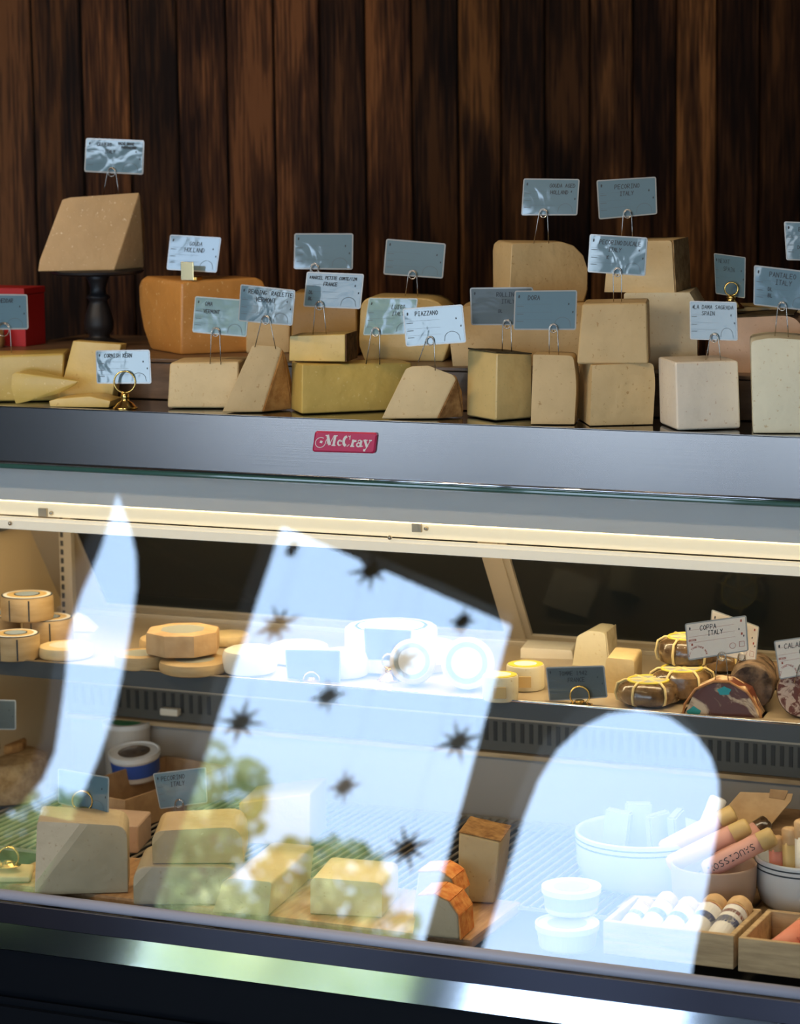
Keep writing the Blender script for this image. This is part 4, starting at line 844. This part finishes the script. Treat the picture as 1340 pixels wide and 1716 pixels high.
# bright shapes behind the reflection, middle of the shelf
disc('round pale cheese at the left of the middle group', 418, 1085, .792, 46, .044, M_whitep, bev=.012)
disc('second round pale cheese in the middle group, by the ring sign', 575, 1090, .792, 44, .044, M_paste['pale'], bev=.012)
disc('low pale cheese behind the ring sign', 500, 1078, .780, 52, .032, M_paste['pale'], bev=.012)
o = disc('large white-wrapped wheel with a printed round label', 655, 1048, .822, 78, .070, M_whitep, 'wrapped_round_cheese', sides=14, bev=.006, lab=[(.80, M_bluel, 'label_ring'), (.72, M_whitel, 'label_disc'), (.4, M_greyl, 'label_centre')])
disc('small drum-shaped cream cheese, right of the large wrapped wheel', 718, 1074, .800, 44, .036, M_paste['cream'], bev=.008)
disc('small drum cheese below the smaller drum', 722, 1098, .772, 40, .024, M_paste['cream'], bev=.006)
def upright(label, x, y, rpx, Y, mat, labm, thick=.035):
    c = atY(x, y, Y); r = rpx/ppm(c); c.z = SZ+r; a = vang(c)-.1; tl = math.radians(76)
    M = Matrix.Translation(c) @ Matrix.Rotation(a, 4, 'Z') @ Matrix.Rotation(tl, 4, 'X')
    bm = bmesh.new(); lathe(bm, [(0, -thick), (r-.006, -thick), (r, -thick+.006), (r, -.006), (r-.006, 0), (0, 0)], (0, 0, 0), 40, M=M)
    zl = min(v.co.z for v in bm.verts); bmesh.ops.translate(bm, verts=bm.verts, vec=(0, 0, SZ-zl)); o = mesh_obj('round_cheese', bm, mat, None, origin=(c.x, c.y, SZ)); autosmooth(o); tag(o, label, 'cheese')
    M2 = Matrix.Translation(Vector((0, 0, SZ-zl))) @ M
    for i, (k, m) in enumerate(((.80, labm), (.60, M_whitel))):
        bm = bmesh.new(); lathe(bm, [(r*k, -.0005), (r*k, .0006+.0004*i), (0, .0006+.0004*i)], (0, 0, 0), 32, M=M2); mesh_obj('paper_label', bm, m, o)
upright('round cheese standing on edge at the shelf front, left of two', 690, 1130, 38, .085, M_paste['cream'], M_greyl)
upright('round white cheese standing on edge at the shelf front, right of two', 782, 1132, 44, .080, M_whitep, M_greyl)
# basket-moulded yellow cheeses
for lb, x, y, z, r in (('pale cheese with yellow top and square label by the slate sign', 880, 1112, .790, 32), ('smaller basket cheese at the shelf edge', 838, 1130, .790, 30)):
    o = disc(lb, x, y, z, r, .042, M_paste['pale'], 'basket_cheese', bev=.004, lab=[(.92, M_yellow, 'yellow_top'), (.6, M_whitel, 'label_disc')])
    c = Vector(o.location); rr = r/ppm(c); a = math.radians(-70); bm = bmesh.new(); u = Vector((-math.sin(a), math.cos(a), 0)); d = Vector((math.cos(a), math.sin(a), 0))
    p = c+d*(rr*1.02)+Vector((0, 0, .018)); box(bm, -.010, .010, -.003, .0006, -.009, .009, M=Matrix.Translation(p) @ Matrix.Rotation(a+math.pi/2, 4, 'Z')); mesh_obj('square_label', bm, M_gold, o)
block('film-wrapped pale wedge standing behind the slate sign', [(966, 1066), (984, 1057), (1014, 1060), (1019, 1124), (958, 1122)], 990, .34, SZ, side=22, depth=.075, mat='pale', rindmat='pale', rind=[2], rad=[6, 6, 8, 0, 0], bev=.0055, name='cheese_wedge', snap=.03, taper=.8)
block('low white wrapped piece behind the yellow-topped cheese', [(872, 1085), (958, 1090), (960, 1118), (872, 1114)], 915, .38, SZ, side=10, depth=.07, mat=M_whitep, bev=.0055, name='wrapped_cheese', rad=4, snap=.03)
block('low pale piece to the right of the slate sign', [(1015, 1102), (1062, 1106), (1062, 1150), (1012, 1150)], 1038, .16, SZ, side=14, depth=.09, mat='cream', bev=.004, rad=6, snap=.03)
# dark leaf-wrapped cheeses tied with raffia
def tied(label, x, y, Zt, rpx, h):
    c = atZ(x, y, Zt); r = rpx/ppm(c); n = 18; bm = bmesh.new()
    prof = [(0, 0), (r*.75, .0), (r*.95, h*.15), (r, h*.45), (r*.93, h*.85), (r*.72, h), (0, h)]
    lathe(bm, prof, (c.x, c.y, Zt-h), n)
    rnd = random.Random(int(x))
    for v in bm.verts: v.co += Vector((rnd.uniform(-1, 1), rnd.uniform(-1, 1), rnd.uniform(-1, 0 if v.co.z < Zt-h*.9 else 1)*.5))*.0018; v.co.z = max(v.co.z, Zt-h)
    o = mesh_obj('leaf_wrapped_cheese', bm, M_darkwrap, None, origin=(c.x, c.y, Zt-h)); autosmooth(o, 50); tag(o, label, 'cheese')
    for k in range(3):
        a = math.radians(20+60*k); bm = bmesh.new(); ps = []
        for rr, z in prof[1:]: ps.append(Vector((c.x+math.cos(a)*rr*1.03, c.y+math.sin(a)*rr*1.03, Zt-h+max(.002, z*1.02+.0005))))
        qs = [Vector((2*c.x-p.x, 2*c.y-p.y, p.z)) for p in ps]; tube(bm, ps+qs[::-1], .0022, 6); mesh_obj('raffia_tie', bm, M_raffia, o, smooth=True)
    bm = bmesh.new(); tube(bm, [Vector((c.x+math.cos(t_*math.pi/12)*r*.62, c.y+math.sin(t_*math.pi/12)*r*.62, Zt+.0012)) for t_ in range(24)], .0022, 6, closed=True); mesh_obj('yellow_ring', bm, M_yellow, o)
    bm = bmesh.new(); lathe(bm, [(0, h+.0015), (r*.58, h+.0012), (r*.58, h-.001), (0, h-.001)], (c.x, c.y, Zt-h), 24); mesh_obj('round_label', bm, M_greyl, o)
tied('leaf-wrapped tied cheese on top of the other two', 1152, 1068, .838, 52, .042)
tied('leaf-wrapped tied cheese in the middle of the three', 1142, 1121, .796, 54, .044)
tied('leaf-wrapped tied cheese at the front, nearest the slate sign', 1086, 1140, .786, 54, .036)
tied('leaf-wrapped tied cheese at the back under the pile', 1205, 1085, .786, 50, .036)
# cured meats
o = block('cut coppa with marbled face at the shelf front', [(1140, 1218), (1147, 1180), (1165, 1155), (1195, 1142), (1222, 1143), (1252, 1160), (1272, 1190), (1278, 1217)][::-1], 1210, .062, SZ, side=10, depth=.05, mat=M_coppa, rad=0, bev=.002, name='cut_coppa', cat='cured meat', snap=.02)
A = atYZ(1210, .062, SZ); ph = vang(A)-math.asin(10/(.05*ppm(A))); nn = Vector((math.sin(ph), -math.cos(ph), 0))
ring = [hit(x, y, nn, A+nn*.0005) for x, y in [(1141, 1216), (1147, 1180), (1165, 1155), (1195, 1142), (1222, 1143), (1252, 1160), (1272, 1190), (1277, 1216)]]
bm = bmesh.new(); tube(bm, ring, .0022, 6); mesh_obj('coppa_edge', bm, M_coppar, o, smooth=True)
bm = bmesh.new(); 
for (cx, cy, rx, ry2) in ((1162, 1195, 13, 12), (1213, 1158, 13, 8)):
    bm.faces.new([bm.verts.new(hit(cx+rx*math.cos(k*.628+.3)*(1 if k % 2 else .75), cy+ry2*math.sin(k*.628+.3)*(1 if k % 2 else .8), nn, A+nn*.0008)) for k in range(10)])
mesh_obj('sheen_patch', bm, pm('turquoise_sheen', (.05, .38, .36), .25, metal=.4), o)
def log(label, p, q, r, mat, face, name='salami', endr=None, cat='cured meat', lumps=.0):
    p, q = Vector(p), Vector(q); d = (q-p); L = d.length; d.normalize()
    M = Matrix.Translation(p) @ d.to_track_quat('Z', 'X').to_matrix().to_4x4()
    prof = [(0, 0), (r*.93, 0), (r, .004), (r*1.02, L*.3), (r*1.0, L*.6), (r*.93, L*.85), (r*.6, L*.97), (0, L)]
    bm = bmesh.new(); lathe(bm, prof, (0, 0, 0), 28, M=M, mat_of=lambda i: 1 if i == 0 else 0)
    rnd = random.Random(3)
    if lumps:
        for v in bm.verts: v.co += Vector([rnd.uniform(-lumps, lumps) for _ in range(3)])
    o = mesh_obj(name, bm, [mat, face], None, origin=p); autosmooth(o, 50); tag(o, label, cat); return o
p = atY(1258, 1182, .11); p.z = SZ+.038; log('dark-skinned salami behind the cut coppa', p, p+Vector((-.03, .13, 0)), .036, M_casing, M_casing, lumps=.0012)
p = atY(1342, 1180, .085); p.z = SZ+.041; log('thick salami with marbled cut face at the right edge', p, p+Vector((.0, .14, .0)), .041, M_casing, M_salami)
p = atY(1345, 1155, .20); p.z = SZ+.036; log('second marbled salami behind the one at the right edge', p+Vector((.02, .06, 0)), p+Vector((.04, .19, .0)), .034, M_casing, M_salami)
p = atZ(1285, 1132, SZ+.024); log('brown sausage lying behind the cured meats', p+Vector((.06, .02, 0)), p+Vector((-.06, .0, 0)), .022, M_casing, M_casing)
# signs inside, upper shelf
ATN = write('ALL TOGETHER NOW', .06, .10, .09, .55)
def emblem(asp):
    s = []; tx = 'ALL TOGETHER NOW'; n = len(tx)
    for i, ch in enumerate(tx):
        a = math.radians(172-164*i/(n-1)); R_ = .135; cx_, cy_ = .17+R_*math.cos(a), .08+R_*math.sin(a)/asp
        for pl in G.get(ch, []):
            pts = []
            for x, y in pl:
                lx, ly = (x-.5)*.016, y*.026; b = a-math.pi/2; pts.append((cx_+lx*math.cos(b)-ly*math.sin(b), cy_+(lx*math.sin(b)+ly*math.cos(b))/asp))
            s.append((pts, .006))
    for v in (.62, .80, .46): s.append(([(.05, v), (.80, v)], .003))
    s += write('ORIGIN', .04, .50, .05, asp, w=.006)+write('*', .90, .84, .07, asp, w=.02)+write('*', .90, .48, .07, asp, w=.02)+write('*', .08, .38, .06, asp, w=.02)
    s.append((arc(.75, .22, .05, .08, 0, 360, 10), .006)); s.append(([(.86, .16), (.94, .16), (.94, .30), (.86, .30), (.86, .16)], .006))
    return s
sign('white sign behind the coppa sign, mostly hidden', [(1192, 1021), (1272, 1050), (1266, 1112), (1186, 1092)], .15, [], [(1230, 1140), (1250, 1142)], (1242, 1100), lean=-2, yawd=8, white=True, extra=emblem(.62), loopr=6)
sign('white coppa sign on wire pick over the cut meat', [(1147, 1045), (1250, 1031), (1254, 1091), (1153, 1107)], .075, [('COPPA', .24, .76, .13), ('ITALY', .36, .60, .12)], [(1197, 1144), (1221, 1146)], (1209, 1100), lean=0, white=True, extra=emblem(.58))
sign('white calabrese sign at the right edge of the shelf', [(1296, 1074), (1398, 1060), (1400, 1122), (1306, 1139)], .075, [('CALABRESE', .16, .76, .13), ('USA', .40, .58, .11)], [(1330, 1140), (1352, 1142)], (1344, 1120), lean=0, white=True, extra=emblem(.58))
sign('slate tomme sign in a brass ring on the shelf', [(914, 1118), (1012, 1115), (1018, 1169), (920, 1175)], .068, [('TOMME 1942', .22, .74, .12), ('FRANCE', .36, .54, .12)], None, (971, 1166), holder='ring', Zbase=SZ, lean=-6, loopr=16, mat=M_carddk)
sign('slate sign in a brass ring in the middle of the shelf', [(477, 1088), (570, 1090), (570, 1146), (482, 1145)], .075, [('BRIE', .30, .74, .12), ('FRANCE', .30, .54, .12)], None, (522, 1140), holder='ring', Zbase=SZ, lean=-6, loopr=14, mat=M_carddk)
sign('slate sign before the large white-wrapped wheel', [(609, 1052), (690, 1056), (688, 1108), (612, 1106)], .13, [('TETE', .30, .72, .12), ('SWISS', .30, .52, .12)], None, (652, 1108), holder='ring', Zbase=SZ, lean=-6, loopr=12, mat=M_carddk)
sign('half-hidden slate sign left of the middle group', [(386, 1094), (425, 1097), (424, 1140), (390, 1138)], .09, [], None, (405, 1136), holder='ring', Zbase=SZ, lean=-6, loopr=8, mat=M_carddk)

# ------------------------------------------------------------------ on the deck, left
DT = DZ
block('low pale block at the left edge of the deck, carrying a brass ring', [(-70, 1466), (50, 1470), (52, 1500), (-70, 1488)], 20, -.20, DT, side=8, depth=.08, mat='cream', bev=.004, snap=.006)
hr_ = atYZ(14, -.17, DT+.020); rt = thing('ring_stand', 'empty brass ring stand on the low pale block at the left edge', 'ring stand', hr_); ring_holder(rt, (14, 1436), 17, -.17, DT+.020)
disc('big brown round cheese at the far left of the deck', 5, 1262, DT+.085, 78, .085, M_rind['tan'], bev=.018)
disc('dark cut round lying on the big brown cheese', 0, 1240, DT+.103, 44, .018, M_rind['brown'], bev=.004)
sign('dark sign standing on the big brown cheese at the left edge', [(-60, 1170), (27, 1173), (27, 1223), (-60, 1222)], .14, [], [(-20, 1250), (0, 1250)], (-10, 1220), lean=-4, mat=M_carddk)
# open cardboard tray with tubs
cb = atYZ(207, .14, DT); k = ppm(cb)
tr = thing('cardboard_tray', 'open brown cardboard tray holding two tubs at the left', 'tray', (cb.x, cb.y, DT))
def tray(t, org, ang, w, l, h, th, mat, names=('side_panel', 'end_panel'), z=DT):
    M = Matrix.Translation((org.x, org.y, z)) @ Matrix.Rotation(ang, 4, 'Z')
    for nm, a in ((names[1], (0, w, 0, th, 0, h)), (names[1], (0, w, l-th, l, 0, h)), (names[0], (0, th, th, l-th, 0, h)), (names[0], (w-th, w, th, l-th, 0, h)), ('bottom_panel', (th, w-th, th, l-th, 0, th))):
        bm = bmesh.new(); box(bm, *a); bmesh.ops.bevel(bm, geom=bm.edges[:], offset=min(.001, th*.2), segments=1, affect='EDGES'); bmesh.ops.transform(bm, matrix=M, verts=bm.verts); mesh_obj(nm, bm, mat, t)
    return M
tray(tr, cb+Vector((-.145, .03, 0)), math.radians(-10), .15, .30, .060, .003, M_kraft)
def tub(label, x, y, Zt, rpx, h, lidm, tilt=0, labm=None):
    c = atZ(x, y, Zt); r = rpx/ppm(c); t = thing('plastic_tub', label, 'tub', (c.x, c.y, Zt-h)); M = Matrix.Translation((c.x, c.y, Zt-h)) @ Matrix.Rotation(tilt, 4, 'X') @ Matrix.Translation((-c.x, -c.y, -(Zt-h)))
    bm = bmesh.new(); lathe(bm, [(0, 0), (r*.84, 0), (r*.88, .003), (r*.95, h-.008), (0, h-.008)], (c.x, c.y, Zt-h), 36, M=M); mesh_obj('tub_body', bm, M_tub, t, smooth=False); 
    bm = bmesh.new(); lathe(bm, [(r*.95, h-.0095), (r, h-.009), (r, h), (r*.93, h+.0008), (r*.90, h-.0015), (0, h-.0015)], (c.x, c.y, Zt-h), 36, M=M); l = mesh_obj('lid', bm, M_whitel, t)
    bm = bmesh.new(); lathe(bm, [(0, h-.0006), (r*.62, h-.0008), (r*.62, h-.0012), (0, h-.0013)], (c.x, c.y, Zt-h), 30, M=M); mesh_obj('lid_print', bm, lidm, l)
    if labm:
        bm = bmesh.new(); zz = [h*.25, h*.72]; vs = []
        lathe(bm, [(r*.905, h*.22), (r*.945, h*.74)], (c.x, c.y, Zt-h), 36, M=M); mesh_obj('band_label', bm, labm, t)
    return t
tub('tall lidded tub with green print in the cardboard tray', 212, 1209, DT+.115, 41, .110, M_greenl)
tub('short tub with dark printed lid and band in the tray', 228, 1256, DT+.085, 44, .052, M_darkwrap, tilt=math.radians(9), labm=M_bluel)
block('large pale block with the brass ring sign at the left', [(62, 1376), (213, 1384), (215, 1512), (58, 1500)], 130, -.215, DT, side=6, depth=.10, mat='grey', rad=[8, 22, 0, 0], bev=.004, snap=.06)
block('small rosy block behind the large pale one', [(150, 1378), (232, 1384), (232, 1446), (150, 1440)], 190, .02, DT, side=24, depth=.10, mat='pink', bev=.0055, snap=.05)
sign('sign in a brass ring on the large pale block', [(97, 1287), (183, 1302), (182, 1366), (97, 1346)], -.11, [('FETA', .5, .74, .12)], None, (138, 1342), holder='ring', Zbase=zt(140, 1380, -.19)-.002, yawd=-12, lean=2, loopr=17)
sign('pecorino sign leaning at the left edge of the bright panel', [(256, 1296), (345, 1285), (348, 1345), (268, 1356)], -.02, [('PECORINO', .14, .76, .12), ('ITALY', .30, .58, .12)], [(290, 1378), (312, 1380)], (300, 1346), lean=0)
block('rounded cut cheese on top of its twin, left of the bright panel', [(254, 1393), (405, 1385), (408, 1452), (256, 1456)], 330, -.185, DT+.066, side=12, depth=.12, mat='wax', rad=[20, 30, 26, 22], bev=.004, snap=.02)
block('rounded cut cheese under its twin, left of the bright panel', [(222, 1452), (400, 1452), (402, 1540), (224, 1535)], 310, -.205, DT, side=14, depth=.13, mat='grey', rad=[28, 26, 0, 0], bev=.004, snap=.06)
block('long pale block with slanting top, low in the middle', [(372, 1470), (455, 1478), (450, 1590), (357, 1575)], 405, -.215, DT, side=78, depth=.22, mat='tan', rad=[22, 6, 0, 0], bev=.004, snap=.06)
block('tall yellow block behind the long pale one', [(400, 1345), (520, 1330), (520, 1440), (400, 1440)], 460, .17, DT, side=30, depth=.12, mat='gold', bev=.004, snap=.08)
block('low white block in the middle of the deck', [(520, 1470), (640, 1480), (640, 1580), (520, 1570)], 580, -.16, DT, side=30, depth=.12, mat='cream', bev=.006, rad=12, snap=.09)
t = thing('cutting_board', 'brown wooden board along the front of the deck', 'cutting board', (.1, -.12, DT-.0))
a, b = atYZ(30, -.12, DT).x, atYZ(820, -.12, DT).x
cpb = boxbm(a, b, -.2, .02, DT-.020, DT-.0016, bev=.0055); mesh_obj('board', cpb, M_board, t); t.location.z = DT-.02; t.children[0].location.z += .02
def wedge_orange(label, x, y0, w, h, Y, rot):
    pass
block('cut cheese with orange rind beside the bright panel, front one', [(700, 1502), (728, 1500), (752, 1512), (767, 1535), (769, 1560), (760, 1580), (690, 1578)], 735, -.215, DT, side=24, depth=.07, mat='grey', rindmat='orange', rind=[0, 1, 2, 3], bev=.0055, name='cheese_wedge', snap=.05)
block('cut cheese with orange rind beside the bright panel, back one', [(700, 1462), (735, 1460), (756, 1474), (765, 1500), (765, 1540), (690, 1540)], 730, -.13, DT, side=22, depth=.06, mat='grey', rindmat='orange', rind=[0, 1, 2], bev=.0055, name='cheese_wedge', snap=.08)
block('tall tan cheese with crumbly brown top rind between the reflections', [(768, 1396), (838, 1412), (828, 1512), (766, 1506)], 800, -.02, DT, side=20, depth=.10, mat='tan', rindmat='brown', rind=[0], bev=.0055, snap=.06)

# ------------------------------------------------------------------ on the deck, right
shf = thing('wooden_planks', 'two flat wooden planks under the stoneware crocks', 'planks', (.5, .0, DT))
for a, b in ((1040, 1244), (1247, 1420)):
    xa, xb = atYZ(a, .0, DT+.02).x, atYZ(b, .0, DT+.02).x; mesh_obj('plank', boxbm(xa, xb, -.02, .16, DT-.002, DT+.020, bev=.002), M_pinewood, shf)
def crock(label, x, y, Zt, rpx, h, m, stripes=False, z0=None):
    c = atZ(x, y, Zt); r = rpx/ppm(c); zb = Zt-h; t = thing('stoneware_crock', label, 'crock', (c.x, c.y, zb))
    bm = bmesh.new(); lathe(bm, [(0, 0), (r*.80, 0), (r*.90, h*.12), (r*.975, h*.4), (r, h-.003), (r*.99, h), (r*.96, h), (r*.94, h-.006), (r*.90, h*.45), (r*.8, .008), (0, .006)], (c.x, c.y, zb), 56)
    mesh_obj('bowl', bm, m, t, smooth=True)
    if stripes:
        for zz in (.80, .90):
            bm = bmesh.new(); tube(bm, [Vector((c.x+math.cos(a*math.pi/28)*r*(.985+.012*zz), c.y+math.sin(a*math.pi/28)*r*(.985+.012*zz), zb+h*zz)) for a in range(56)], .0014, 5, closed=True); mesh_obj('dark_stripe', bm, M_ink, t)
    return c, r
def roll(label, p, q, r, body, ends, name='wrapped_sausage', text=None, band=None, group=None, capn=1):
    """paper roll from p to q, twisted kraft or gold ends; p is the low end"""
    p, q = Vector(p), Vector(q); d = (q-p); L = d.length; d.normalize(); M = Matrix.Translation(p) @ d.to_track_quat('Z', 'Y').to_matrix().to_4x4()
    t = thing(name, label, 'sausage', p, group)
    bm = bmesh.new(); lathe(bm, [(0, -.002), (r*.75, 0), (r, .006), (r, L*.80), (r*.98, L*.80)], (0, 0, 0), 24, M=M); mesh_obj('paper_wrap', bm, body, t, smooth=True)
    bm = bmesh.new(); lathe(bm, [(r*1.02, L*.78), (r*1.03, L*.86), (r*.98, L*.96), (r*.8, L*.985), (r*.35, L*.99), (0, L*.975)], (0, 0, 0), 24, M=M)
    rnd = random.Random(9)
    for v in bm.verts: v.co += Vector([rnd.uniform(-.0006, .0006) for _ in range(3)])
    mesh_obj('folded_end', bm, ends, t, smooth=True)
    if band:
        for s0, s1, m in band:
            bm = bmesh.new(); lathe(bm, [(r*1.001, L*s0), (r*1.02, L*s0+.0003), (r*1.02, L*s1-.0003), (r*1.001, L*s1)], (0, 0, 0), 24, M=M); mesh_obj('printed_band', bm, m, t)
    if text:
        # lettering wrapped on the side that faces the shop
        s, m, h, s0, off = text; asp = 1
        st = write(s, 0, 0, 1.0, 1, wid=.95, w=.13, slant=0); view = (CAM-p).normalized(); Mi = M.to_3x3().inverted() @ view; a0 = math.atan2(Mi.y, Mi.x)+off
        bm = bmesh.new()
        for pts, w in st:
            for a_, b_ in zip(pts[:-1], pts[1:]):
                A_ = Vector(a_); B_ = Vector(b_); dd = B_-A_
                if dd.length < 1e-6: continue
                dd.normalize(); e = Vector((-dd.y, dd.x))*w/2
                qv = []
                for g in (A_+e, A_-e, B_-e, B_+e):
                    z = L*s0-g.x*h; an = a0+(g.y-.5)*h/r; qv.append(bm.verts.new(M @ Vector((math.cos(an)*r*1.03, math.sin(an)*r*1.03, z))))
                bm.faces.new(qv)
        mesh_obj('lettering', bm, m, t)
    return t
PZ = DT+.020
c1, r1 = crock('large striped white crock full of packets behind the arch', 1075, 1390, PZ+.085, 112, .085, M_bowl, True)
c2, r2 = crock('tan stoneware crock holding the pink wrapped sausages', 1196, 1445, PZ+.072, 72, .072, M_bowlt)
c3, r3 = crock('white crock with two dark stripes at the right edge', 1355, 1432, PZ+.080, 90, .080, M_bowl, True)
for i, (dx, dy, h) in enumerate(((-.05, .0, .05), (-.015, .02, .07), (.03, .01, .05), (.055, .03, .055))):
    p = c1+Vector((dx, dy, -.07)); bm = bmesh.new(); box(bm, -.022, .022, -.008, .008, 0, .075+h*.5, M=Matrix.Translation(p) @ Matrix.Rotation(.5*i, 4, 'Z') @ Matrix.Rotation(.12-.1*i, 4, 'Y'))
    bmesh.ops.bevel(bm, geom=bm.edges[:], offset=.003, segments=2, affect='EDGES')
    tag(mesh_obj('foil_packet', bm, M_greyl, None, origin=p), ['leftmost dull packet in the large striped crock', 'tallest dull packet in the large striped crock, second from left', 'dull packet in the large striped crock, third from left', 'rightmost dull packet in the large striped crock, beside the sausages'][i], 'packet', 'packets standing in the large crock')
SG = None
def sl(x0, y0, x1, y1, Ya, Yb): return atY(x0, y0, Ya), atY(x1, y1, Yb)
p, q = sl(1180, 1460, 1298, 1398, .0, .045); roll('lowest pink wrapped sausage with red-brown lettering in the tan crock', p, q, .0155, M_pinkp, M_gold, text=('SAUCISSON SEC', M_ink, .0095, .70, .1))
p, q = sl(1120, 1450, 1256, 1382, .03, .075); roll('middle pink wrapped sausage in the tan crock', p, q, .0145, M_pinkp, M_gold)
p, q = sl(1108, 1425, 1232, 1360, .07, .12); roll('uppermost pink wrapped sausage in the tan crock', p, q, .0145, M_pinkp, M_gold)
p, q = sl(1200, 1440, 1287, 1376, .09, .15); roll('dark-ended sausage behind the pink ones', p, q, .014, M_pinkp, M_darkwrap)
p, q = sl(1165, 1430, 1205, 1335, .11, .14); roll('pale wrapped stick standing tall behind the arch', p, q, .014, M_whitep, M_whitel)
# tan card flap standing behind
A = atY(1265, 1352, .22); cf = thing('kraft_box', 'open kraft box with tabbed flap behind the crocks', 'box', (A.x, A.y, A.z-.05))
nn = Vector((.1, -.6, .79)).normalized(); P = [hit(x, y, nn, A) for x, y in ((1240, 1327), (1328, 1330), (1325, 1342), (1282, 1392), (1200, 1372))]
bm = bmesh.new(); f = [bm.verts.new(v) for v in P]; b = [bm.verts.new(v-nn*.002) for v in P]; bm.faces.new(f); bm.faces.new(b[::-1]); [bm.faces.new((f[k], b[k], b[(k+1) % 5], f[(k+1) % 5])) for k in range(5)]; bmesh.ops.recalc_face_normals(bm, faces=bm.faces[:]); mesh_obj('flap', bm, M_kraftl, cf)
P = [hit(x, y, nn, A+nn*.002) for x, y in ((1290, 1322), (1320, 1325), (1314, 1340), (1288, 1336))]
bm = bmesh.new(); f = [bm.verts.new(v) for v in P]; b = [bm.verts.new(v-nn*.0015) for v in P]; bm.faces.new(f); bm.faces.new(b[::-1]); [bm.faces.new((f[k], b[k], b[(k+1) % 4], f[(k+1) % 4])) for k in range(4)]; bmesh.ops.recalc_face_normals(bm, faces=bm.faces[:]); mesh_obj('tab', bm, M_kraft, cf)
mesh_obj('box_body', boxbm(A.x-.07, A.x+.06, A.y-.02, A.y+.12, DT, A.z-.03, bev=.001), M_kraft, cf)
for lb, x, y, rr, m in (('pink tube standing in the white crock', 1300, 1400, .012, M_salmon), ('gold tube standing in the white crock', 1322, 1385, .012, M_gold), ('tall olive tube at the right edge in the white crock', 1345, 1372, .014, M_whitep)):
    q = atY(x, y, .07); p = Vector((q.x+.004, q.y, PZ+.012)); roll(lb, p, q, rr, m, M_kraftl, 'upright_tube')
# tubs in front of the crocks
tub('round tub with a ringed lid behind the arch', 957, 1484, DT+.080, 50, .040, M_greyl, labm=M_greyl)
tub('lower tub under the ringed one behind the arch', 950, 1545, DT+.038, 54, .038, M_greyl)
# pine trays
def wtray(label, px, Y, w, l, h, rot):
    A = atYZ(px, Y, DT); t = thing('pine_tray', label, 'tray', (A.x, A.y, DT)); M = tray(t, A, rot, w, l, h, .009, M_pinewood); return A, M
Aa, Ma = wtray('pine tray of kraft-wrapped sausages at the lower right', 1010, -.195, .205, .145, .052, 0)
Ab, Mb = wtray('pine tray with salmon wrapped sausages at the right edge', 1236, -.200, .20, .155, .052, 0)
bands = [(.02, .74, M_whitel), (.38, .52, M_bluel), (.72, .745, M_rust)]
def inroll(label, M, x, y0, y1, z0, z1, r, body=M_kraftl, ends=M_kraftl, b=bands, text=None, dx=.0):
    return roll(label, M @ Vector((x, y0, z0)), M @ Vector((x+dx, y1, z1)), r, body, ends, text=text, band=b)
inroll('kraft sausage with white label and blue band, second from the right in the pine tray', Ma, .131, .018, .128, .030, .060, .0195, dx=.010)
inroll('kraft sausage with blue patch label, rightmost in the pine tray', Ma, .172, .018, .132, .030, .060, .0195, text=('SALUMI', M_whitel, .006, .46, .1), b=[(.02, .74, M_whitel), (.30, .46, M_bluel), (.54, .62, M_rust), (.72, .745, M_rust)], dx=.006)
inroll('kraft sausage mirrored over by the arch, third from the right', Ma, .093, .020, .118, .030, .056, .0165, dx=.008)
inroll('kraft sausage mirrored over by the arch, fourth from the right', Ma, .059, .020, .118, .030, .062, .0160, dx=.008)
inroll('leftmost kraft sausage in the pine tray', Ma, .027, .020, .118, .030, .050, .0145, dx=.004)
inroll('salmon wrapped sausage with red lettering in the right tray', Mb, .055, .018, .130, .028, .040, .0215, M_salmon, M_kraftl, None, text=('SALAMI', M_rust, .008, .66, .15), dx=.022)
inroll('second salmon wrapped sausage in the right tray', Mb, .115, .018, .130, .028, .040, .0205, M_salmon, M_kraftl, None, dx=.018)
